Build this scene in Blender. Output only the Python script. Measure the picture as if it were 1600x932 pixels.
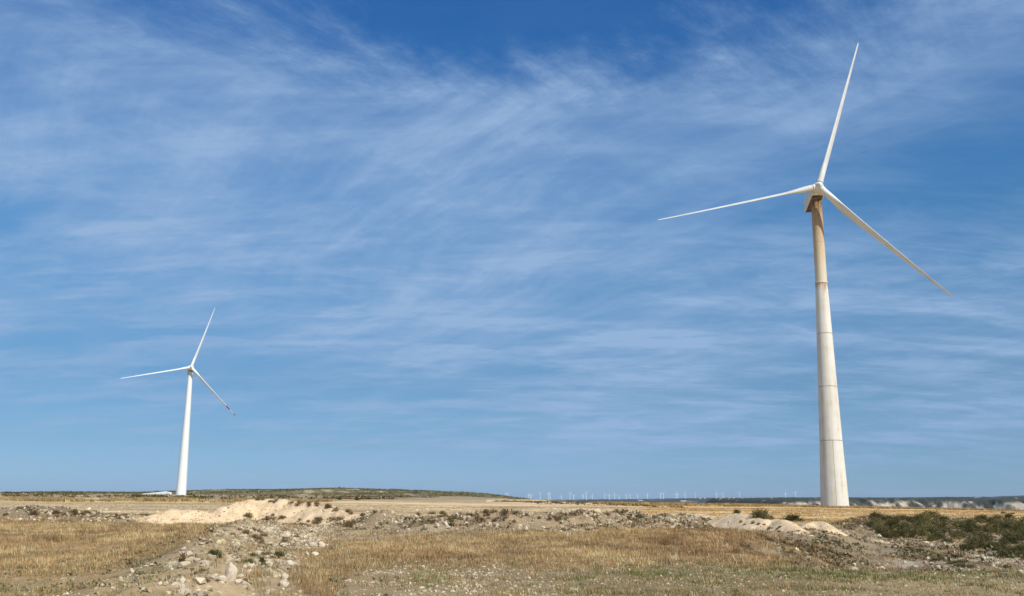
import bpy, math, random
import numpy as np
from mathutils import Matrix, Vector

for o in list(bpy.data.objects):
    bpy.data.objects.remove(o)
random.seed(5)
rng = np.random.default_rng(11)
S = bpy.context.scene
C = S.collection
R = math.radians

# ------------------------------------------------------------------ camera
F, PITCH, ROLL, EYE = 1467.0, 0.2062, 0.0080, 1.9       # focal length in pixels of a 1600 px wide picture
cam_d = bpy.data.cameras.new('camera')
cam_d.sensor_width = 36.0
cam_d.lens = F / 1600 * 36
cam_d.clip_start = 0.1
cam_d.clip_end = 60000
cam = bpy.data.objects.new('camera', cam_d)
C.objects.link(cam)
fw = Vector((0, math.cos(PITCH), math.sin(PITCH)))
lu = Vector((0, -math.sin(PITCH), math.cos(PITCH)))
lx = Vector((1, 0, 0))
rx = lx * math.cos(ROLL) + lu * math.sin(ROLL)
ux = -lx * math.sin(ROLL) + lu * math.cos(ROLL)
cam.matrix_world = Matrix(((rx.x, ux.x, -fw.x, 0), (rx.y, ux.y, -fw.y, 0), (rx.z, ux.z, -fw.z, EYE), (0, 0, 0, 1)))
S.camera = cam
S.render.resolution_x, S.render.resolution_y = 1024, 596

# ------------------------------------------------------------------ sun, sky, exposure
SUN_AZ, SUN_EL = R(142), R(42)           # compass azimuth from +Y clockwise: behind the camera, to the right
sd = bpy.data.lights.new('sun', 'SUN')
sd.energy = 4.9
sd.angle = R(0.53)
sd.color = (1.0, 0.93, 0.82)
sun = bpy.data.objects.new('sun', sd)
C.objects.link(sun)
sv = Vector((math.sin(SUN_AZ) * math.cos(SUN_EL), math.cos(SUN_AZ) * math.cos(SUN_EL), math.sin(SUN_EL)))
sun.rotation_euler = (-sv).to_track_quat('-Z', 'Y').to_euler()

W_ = bpy.data.worlds.new('World')
S.world = W_
W_.use_nodes = True
nt = W_.node_tree
nt.nodes.clear()


class NB:
    """small helper to write node trees"""
    def __init__(s, tree):
        s.t = tree

    def n(s, typ, **kw):
        nd = s.t.nodes.new(typ)
        for k, v in kw.items():
            if k == 'ins':
                for kk, vv in v.items():
                    if isinstance(vv, bpy.types.NodeSocket):
                        s.t.links.new(vv, nd.inputs[kk])
                    else:
                        nd.inputs[kk].default_value = vv
            else:
                setattr(nd, k, v)
        return nd

    def math(s, op, a, b=None, c=None, clamp=False):
        nd = s.t.nodes.new('ShaderNodeMath')
        nd.operation = op
        nd.use_clamp = clamp
        for i, v in enumerate((a, b, c)):
            if v is None:
                continue
            if isinstance(v, bpy.types.NodeSocket):
                s.t.links.new(v, nd.inputs[i])
            else:
                nd.inputs[i].default_value = v
        return nd.outputs[0]

    def vmath(s, op, a, b=None):
        nd = s.t.nodes.new('ShaderNodeVectorMath')
        nd.operation = op
        for i, v in enumerate((a, b)):
            if v is None:
                continue
            if isinstance(v, bpy.types.NodeSocket):
                s.t.links.new(v, nd.inputs[i])
            else:
                nd.inputs[i].default_value = v
        return nd.outputs[0]

    def noise(s, vec, scale, detail=3, rough=0.5, dist=0.0, out=0):
        nd = s.n('ShaderNodeTexNoise', ins={'Vector': vec, 'Scale': scale, 'Detail': detail, 'Roughness': rough, 'Distortion': dist})
        return nd.outputs[out]

    def ramp(s, fac, stops):
        nd = s.t.nodes.new('ShaderNodeValToRGB')
        cr = nd.color_ramp
        while len(cr.elements) < len(stops):
            cr.elements.new(0.5)
        for e, (p, c) in zip(cr.elements, stops):
            e.position = p
            e.color = c if len(c) == 4 else (*c, 1)
        s.t.links.new(fac, nd.inputs[0])
        return nd.outputs[0]

    def sstep(s, v, lo, hi):
        nd = s.n('ShaderNodeMapRange', interpolation_type='SMOOTHSTEP', ins={'Value': v, 'From Min': lo, 'From Max': hi})
        return nd.outputs[0]

    def mix(s, fac, a, b, mode='MIX'):
        nd = s.t.nodes.new('ShaderNodeMix')
        nd.data_type = 'RGBA'
        nd.blend_type = mode
        for k, v in ((0, fac), (6, a), (7, b)):
            if isinstance(v, bpy.types.NodeSocket):
                s.t.links.new(v, nd.inputs[k])
            else:
                nd.inputs[k].default_value = (*v, 1) if isinstance(v, tuple) and len(v) == 3 else v
        return nd.outputs[2]


def build_sky():
    b = NB(nt)
    sky = b.n('ShaderNodeTexSky', sky_type='NISHITA', sun_disc=False, sun_elevation=SUN_EL,
              sun_rotation=SUN_AZ, altitude=600, air_density=1.0, dust_density=0.6, ozone_density=2.0)
    co = b.n('ShaderNodeTexCoord').outputs['Generated']
    d = b.vmath('NORMALIZE', co)
    sp = b.n('ShaderNodeSeparateXYZ', ins={0: d})
    x, y, z = sp.outputs
    # colour response: the picture's deep azure instead of the grey-cyan of the plain model
    resp = b.ramp(b.math('MAXIMUM', z, 0.0), [(.0, (.31, .53, .93)), (.05, (.245, .425, .66)), (.115, (.255, .445, .61)), (.204, (.27, .565, .735)), (.312, (.18, .60, .87)), (.486, (.115, .54, .97))])
    tint = b.mix(1.0, sky.outputs[0], resp, 'MULTIPLY')
    zz = b.math('ADD', b.math('MAXIMUM', z, 0.0), 0.16)          # curved cloud layer high above
    px = b.math('DIVIDE', x, zz)
    py = b.math('DIVIDE', y, zz)
    p = b.n('ShaderNodeCombineXYZ', ins={0: px, 1: py, 2: 0.0}).outputs[0]

    def streak(vec, loc, ang, along, across):
        return b.n('ShaderNodeMapping', vector_type='TEXTURE', ins={'Vector': vec, 'Location': loc, 'Rotation': (0, 0, R(ang)), 'Scale': (along, across, 1.0)}).outputs[0]
    # a gentle warp so that the cirrus bends
    wv = b.vmath('SUBTRACT', b.noise(p, .8, 2, .5, out=1), (.5, .5, .5))
    warp = b.n('ShaderNodeVectorMath', operation='MULTIPLY_ADD', ins={0: wv, 1: (0.55, 0.55, 0.0), 2: p}).outputs[0]
    f1 = b.noise(streak(warp, (0.4, 0, 0), -50, 1.5, .34), 1.6, 8, .66)           # drawn-out fibres
    f2 = b.noise(streak(warp, (3.1, 7.7, 0), -8, 1.3, .26), 1.4, 8, .66)
    f3 = b.noise(streak(warp, (9.1, 1.7, 0), 52, .62, .30), 1.9, 8, .70)          # feathery cross grain
    f4 = b.noise(streak(p, (1.7, 4.4, 0), -2, 1.2, .45), 2.1, 8, .66, .3)         # low flat bands
    cov = b.noise(b.vmath('ADD', p, (5.3, 2.2, 0)), .62, 3, .5, .5)
    veil = b.sstep(cov, .32, .62)
    s1 = b.sstep(f1, .38, .75)
    s2 = b.sstep(f2, .39, .76)
    s3 = b.sstep(f3, .43, .80)
    s4 = b.sstep(f4, .37, .76)
    # the deep clear gap high up in the view is a hole in the veil
    q = b.n('ShaderNodeMapping', vector_type='TEXTURE', ins={'Vector': warp, 'Location': (-.02, 1.16, 0), 'Rotation': (0, 0, R(12)), 'Scale': (.60, .36, 1)}).outputs[0]
    gap = b.n('ShaderNodeVectorMath', operation='LENGTH', ins={0: q}).outputs['Value']
    gapn = b.math('ADD', gap, b.math('MULTIPLY', b.math('SUBTRACT', f3, .5), 1.3))
    hole = b.sstep(gapn, .60, 1.45)
    grain = b.math('ADD', b.math('MULTIPLY', s1, .38), b.math('ADD', b.math('MULTIPLY', s2, .34), b.math('ADD', b.math('MULTIPLY', s3, .28), b.math('MULTIPLY', s4, .34))))
    body = b.math('ADD', .42, b.math('MULTIPLY', veil, .52))
    a = b.math('ADD', b.math('ADD', .10, b.math('MULTIPLY', veil, .27)), b.math('MULTIPLY', grain, body))
    # a thicker bank of veil, and a thin region beside it
    q2 = b.n('ShaderNodeMapping', vector_type='TEXTURE', ins={'Vector': warp, 'Location': (-.22, 2.5, 0), 'Rotation': (0, 0, R(-58)), 'Scale': (1.6, .85, 1)}).outputs[0]
    bank = b.math('SUBTRACT', 1.0, b.sstep(b.n('ShaderNodeVectorMath', operation='LENGTH', ins={0: q2}).outputs['Value'], .1, 1.1))
    a = b.math('ADD', a, b.math('MULTIPLY', bank, b.math('ADD', .14, b.math('MULTIPLY', s1, .32))))
    q3 = b.n('ShaderNodeMapping', vector_type='TEXTURE', ins={'Vector': warp, 'Location': (.95, 1.95, 0), 'Rotation': (0, 0, R(-8)), 'Scale': (.75, .40, 1)}).outputs[0]
    thin = b.math('SUBTRACT', 1.0, b.sstep(b.n('ShaderNodeVectorMath', operation='LENGTH', ins={0: q3}).outputs['Value'], .2, 1.15))
    a = b.math('MULTIPLY', a, b.math('SUBTRACT', 1.0, b.math('MULTIPLY', thin, .55)))
    a = b.math('MULTIPLY', a, b.math('ADD', b.math('MULTIPLY', hole, .92), .08))
    a = b.math('ADD', a, b.math('MULTIPLY', b.math('ADD', .06, b.math('MULTIPLY', b.sstep(f4, .42, .66), .42)), b.math('MULTIPLY', b.sstep(z, .015, .06), b.math('SUBTRACT', 1.0, b.sstep(z, .16, .36)))))
    low = b.sstep(z, .0, .10)
    a = b.math('MULTIPLY', a, b.math('ADD', b.math('MULTIPLY', low, .40), .60))
    a = b.math('MULTIPLY', a, .86)
    a = b.math('MINIMUM', a, .96)
    cl = b.mix(a, tint, (2.45, 3.68, 5.62))
    bg = b.n('ShaderNodeBackground', ins={'Color': cl, 'Strength': 0.125})
    out = b.n('ShaderNodeOutputWorld')
    nt.links.new(bg.outputs[0], out.inputs[0])


build_sky()
W_.cycles.sampling_method = 'MANUAL'
W_.cycles.sample_map_resolution = 512
S.view_settings.view_transform = 'Standard'
S.view_settings.look = 'None'
S.view_settings.exposure = 0.0
S.view_settings.gamma = 1.0
S.view_settings.use_curve_mapping = False


# ------------------------------------------------------------------ helpers
def vnoise(x, y, seed=0):
    xi = np.floor(x).astype(np.int64)
    yi = np.floor(y).astype(np.int64)
    fx, fy = x - xi, y - yi
    fx = fx * fx * fx * (fx * (fx * 6 - 15) + 10)
    fy = fy * fy * fy * (fy * (fy * 6 - 15) + 10)

    def h(a, c):
        n = (a * 374761393 + c * 668265263 + seed * 974634777) & 0xFFFFFFFF
        n = ((n ^ (n >> 13)) * 1274126177) & 0xFFFFFFFF
        n = ((n ^ (n >> 16)) * 2246822519) & 0xFFFFFFFF
        return ((n ^ (n >> 15)) & 0xFFFF) / 65535.0
    return (h(xi, yi) * (1 - fx) + h(xi + 1, yi) * fx) * (1 - fy) + (h(xi, yi + 1) * (1 - fx) + h(xi + 1, yi + 1) * fx) * fy


def fbm(x, y, oct=4, seed=0, rough=0.5):
    s, a, t = 0, 1.0, 0
    c, sn = math.cos(0.6), math.sin(0.6)
    for i in range(oct):
        s = s + a * vnoise(x, y, seed + i * 7)
        t += a
        a *= rough
        x, y = (x * c - y * sn) * 2.03 + 17.3, (x * sn + y * c) * 2.03 + 5.1
    return s / t - 0.5


def sm(a, b, x):
    t = np.clip((x - a) / (b - a), 0, 1)
    return t * t * (3 - 2 * t)


def ray(u, v):
    u = np.asarray(u, float)
    v = np.asarray(v, float)
    X, Y = (u - 800), (466 - v)
    c, s = math.cos(ROLL), math.sin(ROLL)
    lX, lY = X * c - Y * s, X * s + Y * c
    dx = lX
    dy = F * math.cos(PITCH) - lY * math.sin(PITCH)
    dz = F * math.sin(PITCH) + lY * math.cos(PITCH)
    return dx / dy, dz / dy


def at(u, v, y):
    """the point at depth y that shows at (u, v)"""
    a, b = ray(u, v)
    return (float(a * y), float(y), float(EYE + b * y))


def proj(x, y, z):
    z = z - EYE
    uu = -y * math.sin(PITCH) + z * math.cos(PITCH)
    w = np.maximum(y * math.cos(PITCH) + z * math.sin(PITCH), 0.5)
    X, Y = F * x / w, F * uu / w
    c, s = math.cos(ROLL), math.sin(ROLL)
    return 800 + X * c + Y * s, 466 - (-X * s + Y * c)


def polyline(x, y, pts):
    """distance to a polyline, interpolated third value, position along it 0..1"""
    best = np.full(np.shape(x), 1e9)
    val = np.zeros(np.shape(x))
    n = len(pts) - 1
    for i in range(n):
        (x0, y0, z0), (x1, y1, z1) = pts[i], pts[i + 1]
        dx, dy = x1 - x0, y1 - y0
        t = np.clip(((x - x0) * dx + (y - y0) * dy) / (dx * dx + dy * dy + 1e-9), 0, 1)
        d = np.hypot(x - x0 - t * dx, y - y0 - t * dy)
        m = d < best
        best = np.where(m, d, best)
        val = np.where(m, z0 + t * (z1 - z0), val)
    return best, val


def inpoly(u, v, poly):
    r = np.zeros(np.shape(u), bool)
    n = len(poly)
    for i in range(n):
        x0, y0 = poly[i]
        x1, y1 = poly[(i + 1) % n]
        if y0 == y1:
            continue
        c = ((y0 > v) != (y1 > v)) & (u < (x1 - x0) * (v - y0) / (y1 - y0) + x0)
        r ^= c
    return r


# ------------------------------------------------------------------ terrain heights
BERM_L = [(-62, 64, .55), (-43, 65, .6), (-34, 64, .75), (-29, 62, .7), (-24.5, 61, .35)]
BERM_M = [at(588, 806, 55), at(640, 801, 54), at(700, 800, 53), at(800, 802, 53), at(900, 803, 54), at(1000, 804, 58), at(1075, 806, 66)]
BERM_M = [(p[0], p[1], max(p[2], .3)) for p in BERM_M]
HEAP = [(-14, 53, .35), (-12.6, 44, .45), (-11.2, 37, .5), (-9.6, 30, .5), (-7.6, 24.5, .55), (-6.1, 20, .5), (-5.3, 16, .4), (-4.8, 12, .2)]


def H(x, y):
    x = np.asarray(x, float)
    y = np.asarray(y, float)
    near = 1 - sm(110, 240, y)
    z = near * (fbm(x / 9, y / 9, 3, 3) * .22 + fbm(x / 2.2, y / 2.2, 3, 9) * .12 + fbm(x / .6, y / .6, 2, 21) * .05)
    z = z + (1 - near) * fbm(x / 60, y / 60, 4, 33) * .9 * (1 - sm(700, 2000, y))
    z = z - near * .04
    lump = .55 + 1.5 * (fbm(x / 1.9, y / 1.9, 3, 41) + .25)
    for pts, w in ((BERM_L, 1.9), (BERM_M, 1.7), (HEAP, 1.7)):
        d, zc = polyline(x, y, pts)
        z = z + zc * np.exp(-(d / w) ** 2) * lump
    # rubble ground around the heap
    d, zc = polyline(x, y, HEAP)
    z = z + .35 * np.exp(-(d / 4.2) ** 2) * (fbm(x / 1.1, y / 1.1, 3, 55) + .1)
    # hollow at the right
    prof = sm(25.5, 32, y) * (1 - np.clip((y - 38) / 46, 0, 1))
    x0 = 8.0 + np.maximum(0, y - 38) * .48
    side = sm(0, 5.5, x - x0)
    z = z - 1.55 * prof * side
    z = z + side * prof * (fbm(x / 3.1, y / 3.1, 4, 77) * .55)
    # slow fall of the field at the right, beyond the bank
    z = z - 2.0 * sm(110, 235, y) * sm(45, 160, x)
    # plateau edge and the valley behind
    e = np.where(x > 20, 262, 262 + (20 - np.minimum(x, 20)) * 9)
    e = np.minimum(e, 900) + fbm(x / 40, x * 0, 3, 91) * 40
    over = np.maximum(0, y - e)
    z = z - 90 * (1 - np.exp(-over / 900)) - 3 * sm(0, 60, over)
    z = z + sm(1500, 3000, y) * fbm(x / 500, y / 500, 4, 101) * 35
    return z


class Mound:
    def __init__(s, crest, slope, seed, rough=.50):
        s.c, s.s, s.seed, s.r = crest, slope, seed, rough
        xs = [p[0] for p in crest]
        ys = [p[1] for p in crest]
        s.box = (min(xs) - 4.5, max(xs) + 4.5, min(ys) - 4.5, max(ys) + 4.5)

    def h(s, x, y):
        d, zc = polyline(x, y, s.c)
        dd = np.sqrt(d * d + .12) - .35
        z = zc - s.s * dd + s.r * fbm(x / 1.5, y / 1.5, 4, s.seed) + .26 * fbm(x / .6, y / .6, 3, s.seed + 5) * (1.0 if s.r > .4 else .4)
        # runnels
        z = z + .16 * fbm(x / .55, y / 2.4, 3, s.seed + 9) * np.clip(d, 0, 1.5)
        return z


MOUNDS = [
    ('big', Mound([at(352, 792, 63.5), at(374, 784, 65), at(398, 779.5, 66), at(435, 780.5, 66), at(480, 788, 64.5), at(530, 796, 62), at(560, 803, 60), at(580, 812, 58)], .58, 201)),
    ('small', Mound([at(240, 803, 60.5), at(268, 796.5, 61.5), at(296, 795.5, 62), at(316, 799, 62)], .55, 211)),
    ('low', Mound([at(1030, 805, 71), at(1060, 802.5, 71), at(1090, 803.5, 69), at(1118, 808, 66)], .42, 221, .22)),
    ('main', Mound([at(1128, 806, 64), at(1142, 803.5, 63), at(1162, 804.5, 61.5), at(1180, 808.5, 60), at(1196, 813, 58.5)], .55, 231, .22)),
    ('mid', Mound([at(1198, 813, 58.5), at(1212, 812, 58.5), at(1226, 815.5, 57), at(1240, 823, 55.5), at(1252, 832, 54)], .58, 241, .22)),
    ('end', Mound([at(1256, 822, 60), at(1272, 815.5, 61.5), at(1286, 816, 61), at(1297, 823, 59.5)], .74, 251, .22)),
]


def hill_h(x, y):
    # low scrub-covered hill beyond the stubble field
    d, zc = polyline(x, y, [(-330, 860, 1.0), (-260, 880, 4.0), (-215, 890, 4.4), (-160, 900, 6.4), (-115, 900, 5.6), (-60, 860, 3.6), (-20, 780, 1.2), (8, 660, -1.5)])
    g = np.where(y < 880, 330, 150)
    t = np.clip(d / g, 0, 1.3)
    return (zc + 3) * (1 - t * t * (1.6 - .6 * t)) - 3 + .7 * fbm(x / 45, y / 45, 4, 301) - 11 * sm(-50, 100, x)


def HH_exact(x, y):
    z = H(x, y)
    for _, m in MOUNDS:
        z = np.maximum(z, m.h(x, y))
    return np.maximum(z, hill_h(x, y))


class Cache:
    """heights sampled once on a regular grid, read back by bilinear interpolation"""
    def __init__(s, x0, x1, y0, y1, st):
        s.x0, s.y0, s.st = x0, y0, st
        xs = np.arange(x0, x1 + st, st)
        ys = np.arange(y0, y1 + st, st)
        X_, Y_ = np.meshgrid(xs, ys)
        s.z = HH_exact(X_, Y_)
        s.x1, s.y1 = xs[-1] - 1e-3, ys[-1] - 1e-3

    def __call__(s, x, y):
        fx = (np.clip(x, s.x0, s.x1) - s.x0) / s.st
        fy = (np.clip(y, s.y0, s.y1) - s.y0) / s.st
        i = np.minimum(fx.astype(int), s.z.shape[1] - 2)
        j = np.minimum(fy.astype(int), s.z.shape[0] - 2)
        fx, fy = fx - i, fy - j
        z = s.z
        return (z[j, i] * (1 - fx) + z[j, i + 1] * fx) * (1 - fy) + (z[j + 1, i] * (1 - fx) + z[j + 1, i + 1] * fx) * fy


NEAR = Cache(-72, 72, 6, 100, .24)
FARC = Cache(-520, 320, 90, 1000, 4.0)


def HH(x, y):
    x = np.asarray(x, float)
    y = np.asarray(y, float)
    inn = (y < 99) & (np.abs(x) < 71)
    return np.where(inn, NEAR(x, y), FARC(x, y))


def on_mound(x, y, e=.05):
    r = np.zeros(np.shape(x), bool)
    for _, m in MOUNDS:
        x0, x1, y0, y1 = m.box
        k = (x > x0) & (x < x1) & (y > y0) & (y < y1)
        if k.any():
            r[k] |= m.h(x[k], y[k]) > H(x[k], y[k]) + e
    return r


def hit(u, v, top=420.0):
    """first ground point on the line of sight of each (u, v)"""
    u = np.atleast_1d(np.asarray(u, float))
    v = np.atleast_1d(np.asarray(v, float))
    a, b = ray(u, v)
    Y = np.full(u.shape, np.nan)
    ys = np.concatenate([np.arange(10, 120, .2), np.arange(120, top, 1.5)])
    done = np.zeros(u.shape, bool)
    for yy in ys:
        todo = ~done
        if not todo.any():
            break
        z = HH(a[todo] * yy, np.full(todo.sum(), yy))
        below = EYE + b[todo] * yy <= z
        idx = np.where(todo)[0][below]
        Y[idx] = yy
        done[idx] = True
    x = a * Y
    ok = done
    z = np.where(ok, HH(np.where(ok, x, 0), np.where(ok, Y, 50)), np.nan)
    return x, Y, z, ok


# ------------------------------------------------------------------ object helpers
def mesh_np(name, verts, faces, mat, smooth=True, cols=None, attr='tint'):
    me = bpy.data.meshes.new(name)
    verts = np.asarray(verts, np.float32)
    faces = np.asarray(faces, np.int32)
    k = faces.shape[1]
    me.vertices.add(len(verts))
    me.vertices.foreach_set('co', verts.ravel())
    me.loops.add(faces.size)
    me.loops.foreach_set('vertex_index', faces.ravel())
    me.polygons.add(len(faces))
    me.polygons.foreach_set('loop_start', np.arange(len(faces), dtype=np.int32) * k)
    me.polygons.foreach_set('loop_total', np.full(len(faces), k, np.int32))
    me.polygons.foreach_set('use_smooth', np.full(len(faces), smooth))
    if cols is not None:
        at_ = me.attributes.new(attr, 'FLOAT_COLOR', 'POINT')
        c4 = np.ones((len(verts), 4), np.float32)
        c4[:, :3] = cols
        at_.data.foreach_set('color', c4.ravel())
    me.update(calc_edges=True)
    me.materials.append(mat)
    return me


def link(name, me, parent=None, loc=None):
    o = bpy.data.objects.new(name, me)
    C.objects.link(o)
    if parent is not None:
        o.parent = parent
    if loc is not None:
        o.location = loc
    return o


def tag(o, label, cat, group=None):
    o['label'] = label
    o['category'] = cat
    if group:
        o['group'] = group
    return o


def structure(o):
    o['kind'] = 'structure'
    return o


def stuff(o, label, cat):
    o['kind'] = 'stuff'
    o['label'] = label
    o['category'] = cat
    return o


def grid_mesh(name, xs, ys, zf, mat, cf=None, smooth=True):
    X, Y = np.meshgrid(xs, ys)
    Z = zf(X, Y)
    v = np.stack([X.ravel(), Y.ravel(), Z.ravel()], 1)
    nx, ny = len(xs), len(ys)
    i = (np.arange(ny - 1)[:, None] * nx + np.arange(nx - 1)[None, :]).ravel()
    f = np.stack([i, i + 1, i + nx + 1, i + nx], 1)
    cols = cf(X.ravel(), Y.ravel(), Z.ravel()) if cf else None
    return mesh_np(name, v, f, mat, smooth, cols)


def mat_new(name):
    m = bpy.data.materials.new(name)
    m.use_nodes = True
    m.node_tree.nodes.clear()
    return m, NB(m.node_tree)


def finish(m, b, bsdf):
    o = b.n('ShaderNodeOutputMaterial')
    m.node_tree.links.new(bsdf, o.inputs[0])
    return m


def principled(b, col, rough=.8, spec=.3, normal=None):
    nd = b.n('ShaderNodeBsdfPrincipled', ins={'Base Color': col if isinstance(col, bpy.types.NodeSocket) else (*col, 1), 'Roughness': rough, 'Specular IOR Level': spec})
    if normal is not None:
        b.t.links.new(normal, nd.inputs['Normal'])
    return nd.outputs[0]


# ------------------------------------------------------------------ materials
def ground_material(name, fine=1.0):
    m, b = mat_new(name)
    col = b.n('ShaderNodeAttribute', attribute_name='tint').outputs['Color']
    pos = b.n('ShaderNodeNewGeometry').outputs['Position']
    n1 = b.noise(pos, 9.0 * fine, 5, .65)
    n2 = b.noise(pos, 1.3 * fine, 5, .6)
    n3 = b.noise(pos, .22 * fine, 4, .6)
    k = b.math('ADD', b.math('MULTIPLY', n1, .7), b.math('ADD', b.math('MULTIPLY', n2, .55), b.math('MULTIPLY', n3, .5)))
    k = b.math('ADD', k, .12)
    c2 = b.mix(1.0, col, b.n('ShaderNodeCombineColor', ins={0: k, 1: k, 2: k}).outputs[0], 'MULTIPLY')
    # pale pebbles sprinkled through the soil
    vo = b.n('ShaderNodeTexVoronoi', ins={'Vector': pos, 'Scale': 7.0 * fine, 'Randomness': 1.0})
    peb = b.math('MULTIPLY', b.math('LESS_THAN', vo.outputs['Distance'], .28), b.math('GREATER_THAN', b.n('ShaderNodeSeparateColor', ins={0: vo.outputs['Color']}).outputs[0], .78))
    c3 = b.mix(b.math('MULTIPLY', peb, .55), c2, (.55, .49, .38))
    bmp = b.n('ShaderNodeBump', ins={'Strength': .45, 'Distance': .05 / fine, 'Height': b.math('ADD', b.math('MULTIPLY', n1, .6), n2)})
    return finish(m, b, principled(b, c3, .95, .1, bmp.outputs[0]))


def sand_material():
    m, b = mat_new('pale_sandy_spoil')
    pos = b.n('ShaderNodeNewGeometry').outputs['Position']
    n1 = b.noise(pos, 7, 6, .7)
    n2 = b.noise(pos, .9, 4, .6)
    c = b.ramp(b.math('ADD', b.math('MULTIPLY', n1, .55), b.math('MULTIPLY', n2, .45)),
               [(.32, (.40, .285, .16)), (.5, (.66, .50, .31)), (.66, (.78, .62, .41))])
    vo = b.n('ShaderNodeTexVoronoi', ins={'Vector': pos, 'Scale': 5.5})
    clod = b.math('MULTIPLY', b.math('LESS_THAN', vo.outputs['Distance'], .25), b.math('GREATER_THAN', b.n('ShaderNodeSeparateColor', ins={0: vo.outputs['Color']}).outputs[1], .8))
    c = b.mix(b.math('MULTIPLY', clod, .5), c, (.30, .22, .13))
    bmp = b.n('ShaderNodeBump', ins={'Strength': .7, 'Distance': .05, 'Height': n1})
    return finish(m, b, principled(b, c, .95, .1, bmp.outputs[0]))


def rock_material(name, lo, hi):
    m, b = mat_new(name)
    g = b.n('ShaderNodeNewGeometry')
    oi = b.n('ShaderNodeObjectInfo').outputs['Random']
    tc = b.n('ShaderNodeTexCoord').outputs['Object']
    n1 = b.noise(b.vmath('ADD', tc, b.n('ShaderNodeCombineXYZ', ins={0: b.math('MULTIPLY', oi, 40), 1: oi, 2: 0.0}).outputs[0]), 3.5, 6, .65)
    f = b.math('ADD', n1, b.math('MULTIPLY', b.math('SUBTRACT', oi, .5), .25))
    c = b.ramp(f, [(.28, lo), (.62, hi)])
    bmp = b.n('ShaderNodeBump', ins={'Strength': .7, 'Distance': .03, 'Height': n1})
    return finish(m, b, principled(b, c, .92, .15, bmp.outputs[0]))


def leaf_material(name, rough=.7, trans=.3):
    m, b = mat_new(name)
    col = b.n('ShaderNodeAttribute', attribute_name='tint').outputs['Color']
    oi = b.n('ShaderNodeObjectInfo').outputs['Random']
    k = b.math('ADD', .75, b.math('MULTIPLY', oi, .5))
    c = b.mix(1.0, col, b.n('ShaderNodeCombineColor', ins={0: k, 1: k, 2: k}).outputs[0], 'MULTIPLY')
    d = b.n('ShaderNodeBsdfDiffuse', ins={'Color': c})
    t = b.n('ShaderNodeBsdfTranslucent', ins={'Color': c})
    mx = b.n('ShaderNodeMixShader', ins={0: trans, 1: d.outputs[0], 2: t.outputs[0]})
    return finish(m, b, mx.outputs[0])


def paint_material(name, base, dirt, amount, rough=.45):
    m, b = mat_new(name)
    tc = b.n('ShaderNodeTexCoord').outputs['Object']
    st = b.n('ShaderNodeMapping', ins={'Vector': tc, 'Scale': (1.2, 1.2, .06)}).outputs[0]
    n1 = b.noise(st, 1.6, 5, .6)
    n2 = b.noise(tc, .5, 4, .6)
    f = b.math('MULTIPLY', b.sstep(b.math('ADD', b.math('MULTIPLY', n1, .6), b.math('MULTIPLY', n2, .4)), .42, .68), amount)
    c = b.mix(f, base, dirt)
    return finish(m, b, principled(b, c, rough, .4))


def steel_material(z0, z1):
    """upper tower: white paint with rust-brown run-off that grows denser towards the head, its darkest tones also painting in shade"""
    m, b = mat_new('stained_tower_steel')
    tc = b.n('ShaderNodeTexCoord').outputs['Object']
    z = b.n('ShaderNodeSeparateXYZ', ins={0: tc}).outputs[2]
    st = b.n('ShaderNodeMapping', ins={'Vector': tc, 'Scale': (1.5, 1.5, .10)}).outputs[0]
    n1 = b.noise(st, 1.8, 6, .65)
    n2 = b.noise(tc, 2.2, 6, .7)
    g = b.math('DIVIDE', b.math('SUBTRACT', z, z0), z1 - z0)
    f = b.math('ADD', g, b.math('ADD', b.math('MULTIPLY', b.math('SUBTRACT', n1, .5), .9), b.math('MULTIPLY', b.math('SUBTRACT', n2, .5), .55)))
    c = b.ramp(f, [(.05, (.62, .56, .44)), (.40, (.55, .44, .28)), (.80, (.40, .26, .13)), (.97, (.22, .12, .055)), (1.0, (.12, .065, .035))])  # rust stain; the darkest end also paints the shadow below the head
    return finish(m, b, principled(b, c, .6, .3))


def concrete_material(ztop):
    """precast concrete with rust runs below the steel flange and faint vertical streaks"""
    m, b = mat_new('weathered_tower_concrete')
    pos = b.n('ShaderNodeTexCoord').outputs['Object']
    z = b.n('ShaderNodeSeparateXYZ', ins={0: pos}).outputs[2]
    st = b.n('ShaderNodeMapping', ins={'Vector': pos, 'Scale': (1.0, 1.0, .035)}).outputs[0]
    n1 = b.noise(st, 1.3, 5, .6)
    n2 = b.noise(pos, .35, 5, .6)
    n3 = b.noise(st, 3.2, 4, .6)
    f = b.math('ADD', b.math('MULTIPLY', n1, .6), b.math('MULTIPLY', n2, .4))
    c = b.ramp(f, [(.36, (.50, .46, .36)), (.46, (.61, .59, .51)), (.60, (.66, .66, .62))])
    ob = b.math('ADD', .93, b.math('MULTIPLY', b.n('ShaderNodeObjectInfo').outputs['Random'], .12))
    c = b.mix(1.0, c, b.n('ShaderNodeCombineColor', ins={0: ob, 1: ob, 2: ob}).outputs[0], 'MULTIPLY')
    below = b.math('SUBTRACT', ztop, z)
    run = b.math('SUBTRACT', b.math('MULTIPLY', n3, 9.0), b.math('ADD', below, 2.4))
    rust = b.sstep(run, 0.0, 2.2)
    rim = b.math('SUBTRACT', 1.0, b.sstep(below, .15, .9))
    rust = b.math('MAXIMUM', b.math('MULTIPLY', rust, .75), b.math('MULTIPLY', rim, .7))
    c = b.mix(rust, c, (.33, .17, .07))
    return finish(m, b, principled(b, c, .8, .2))


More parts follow.
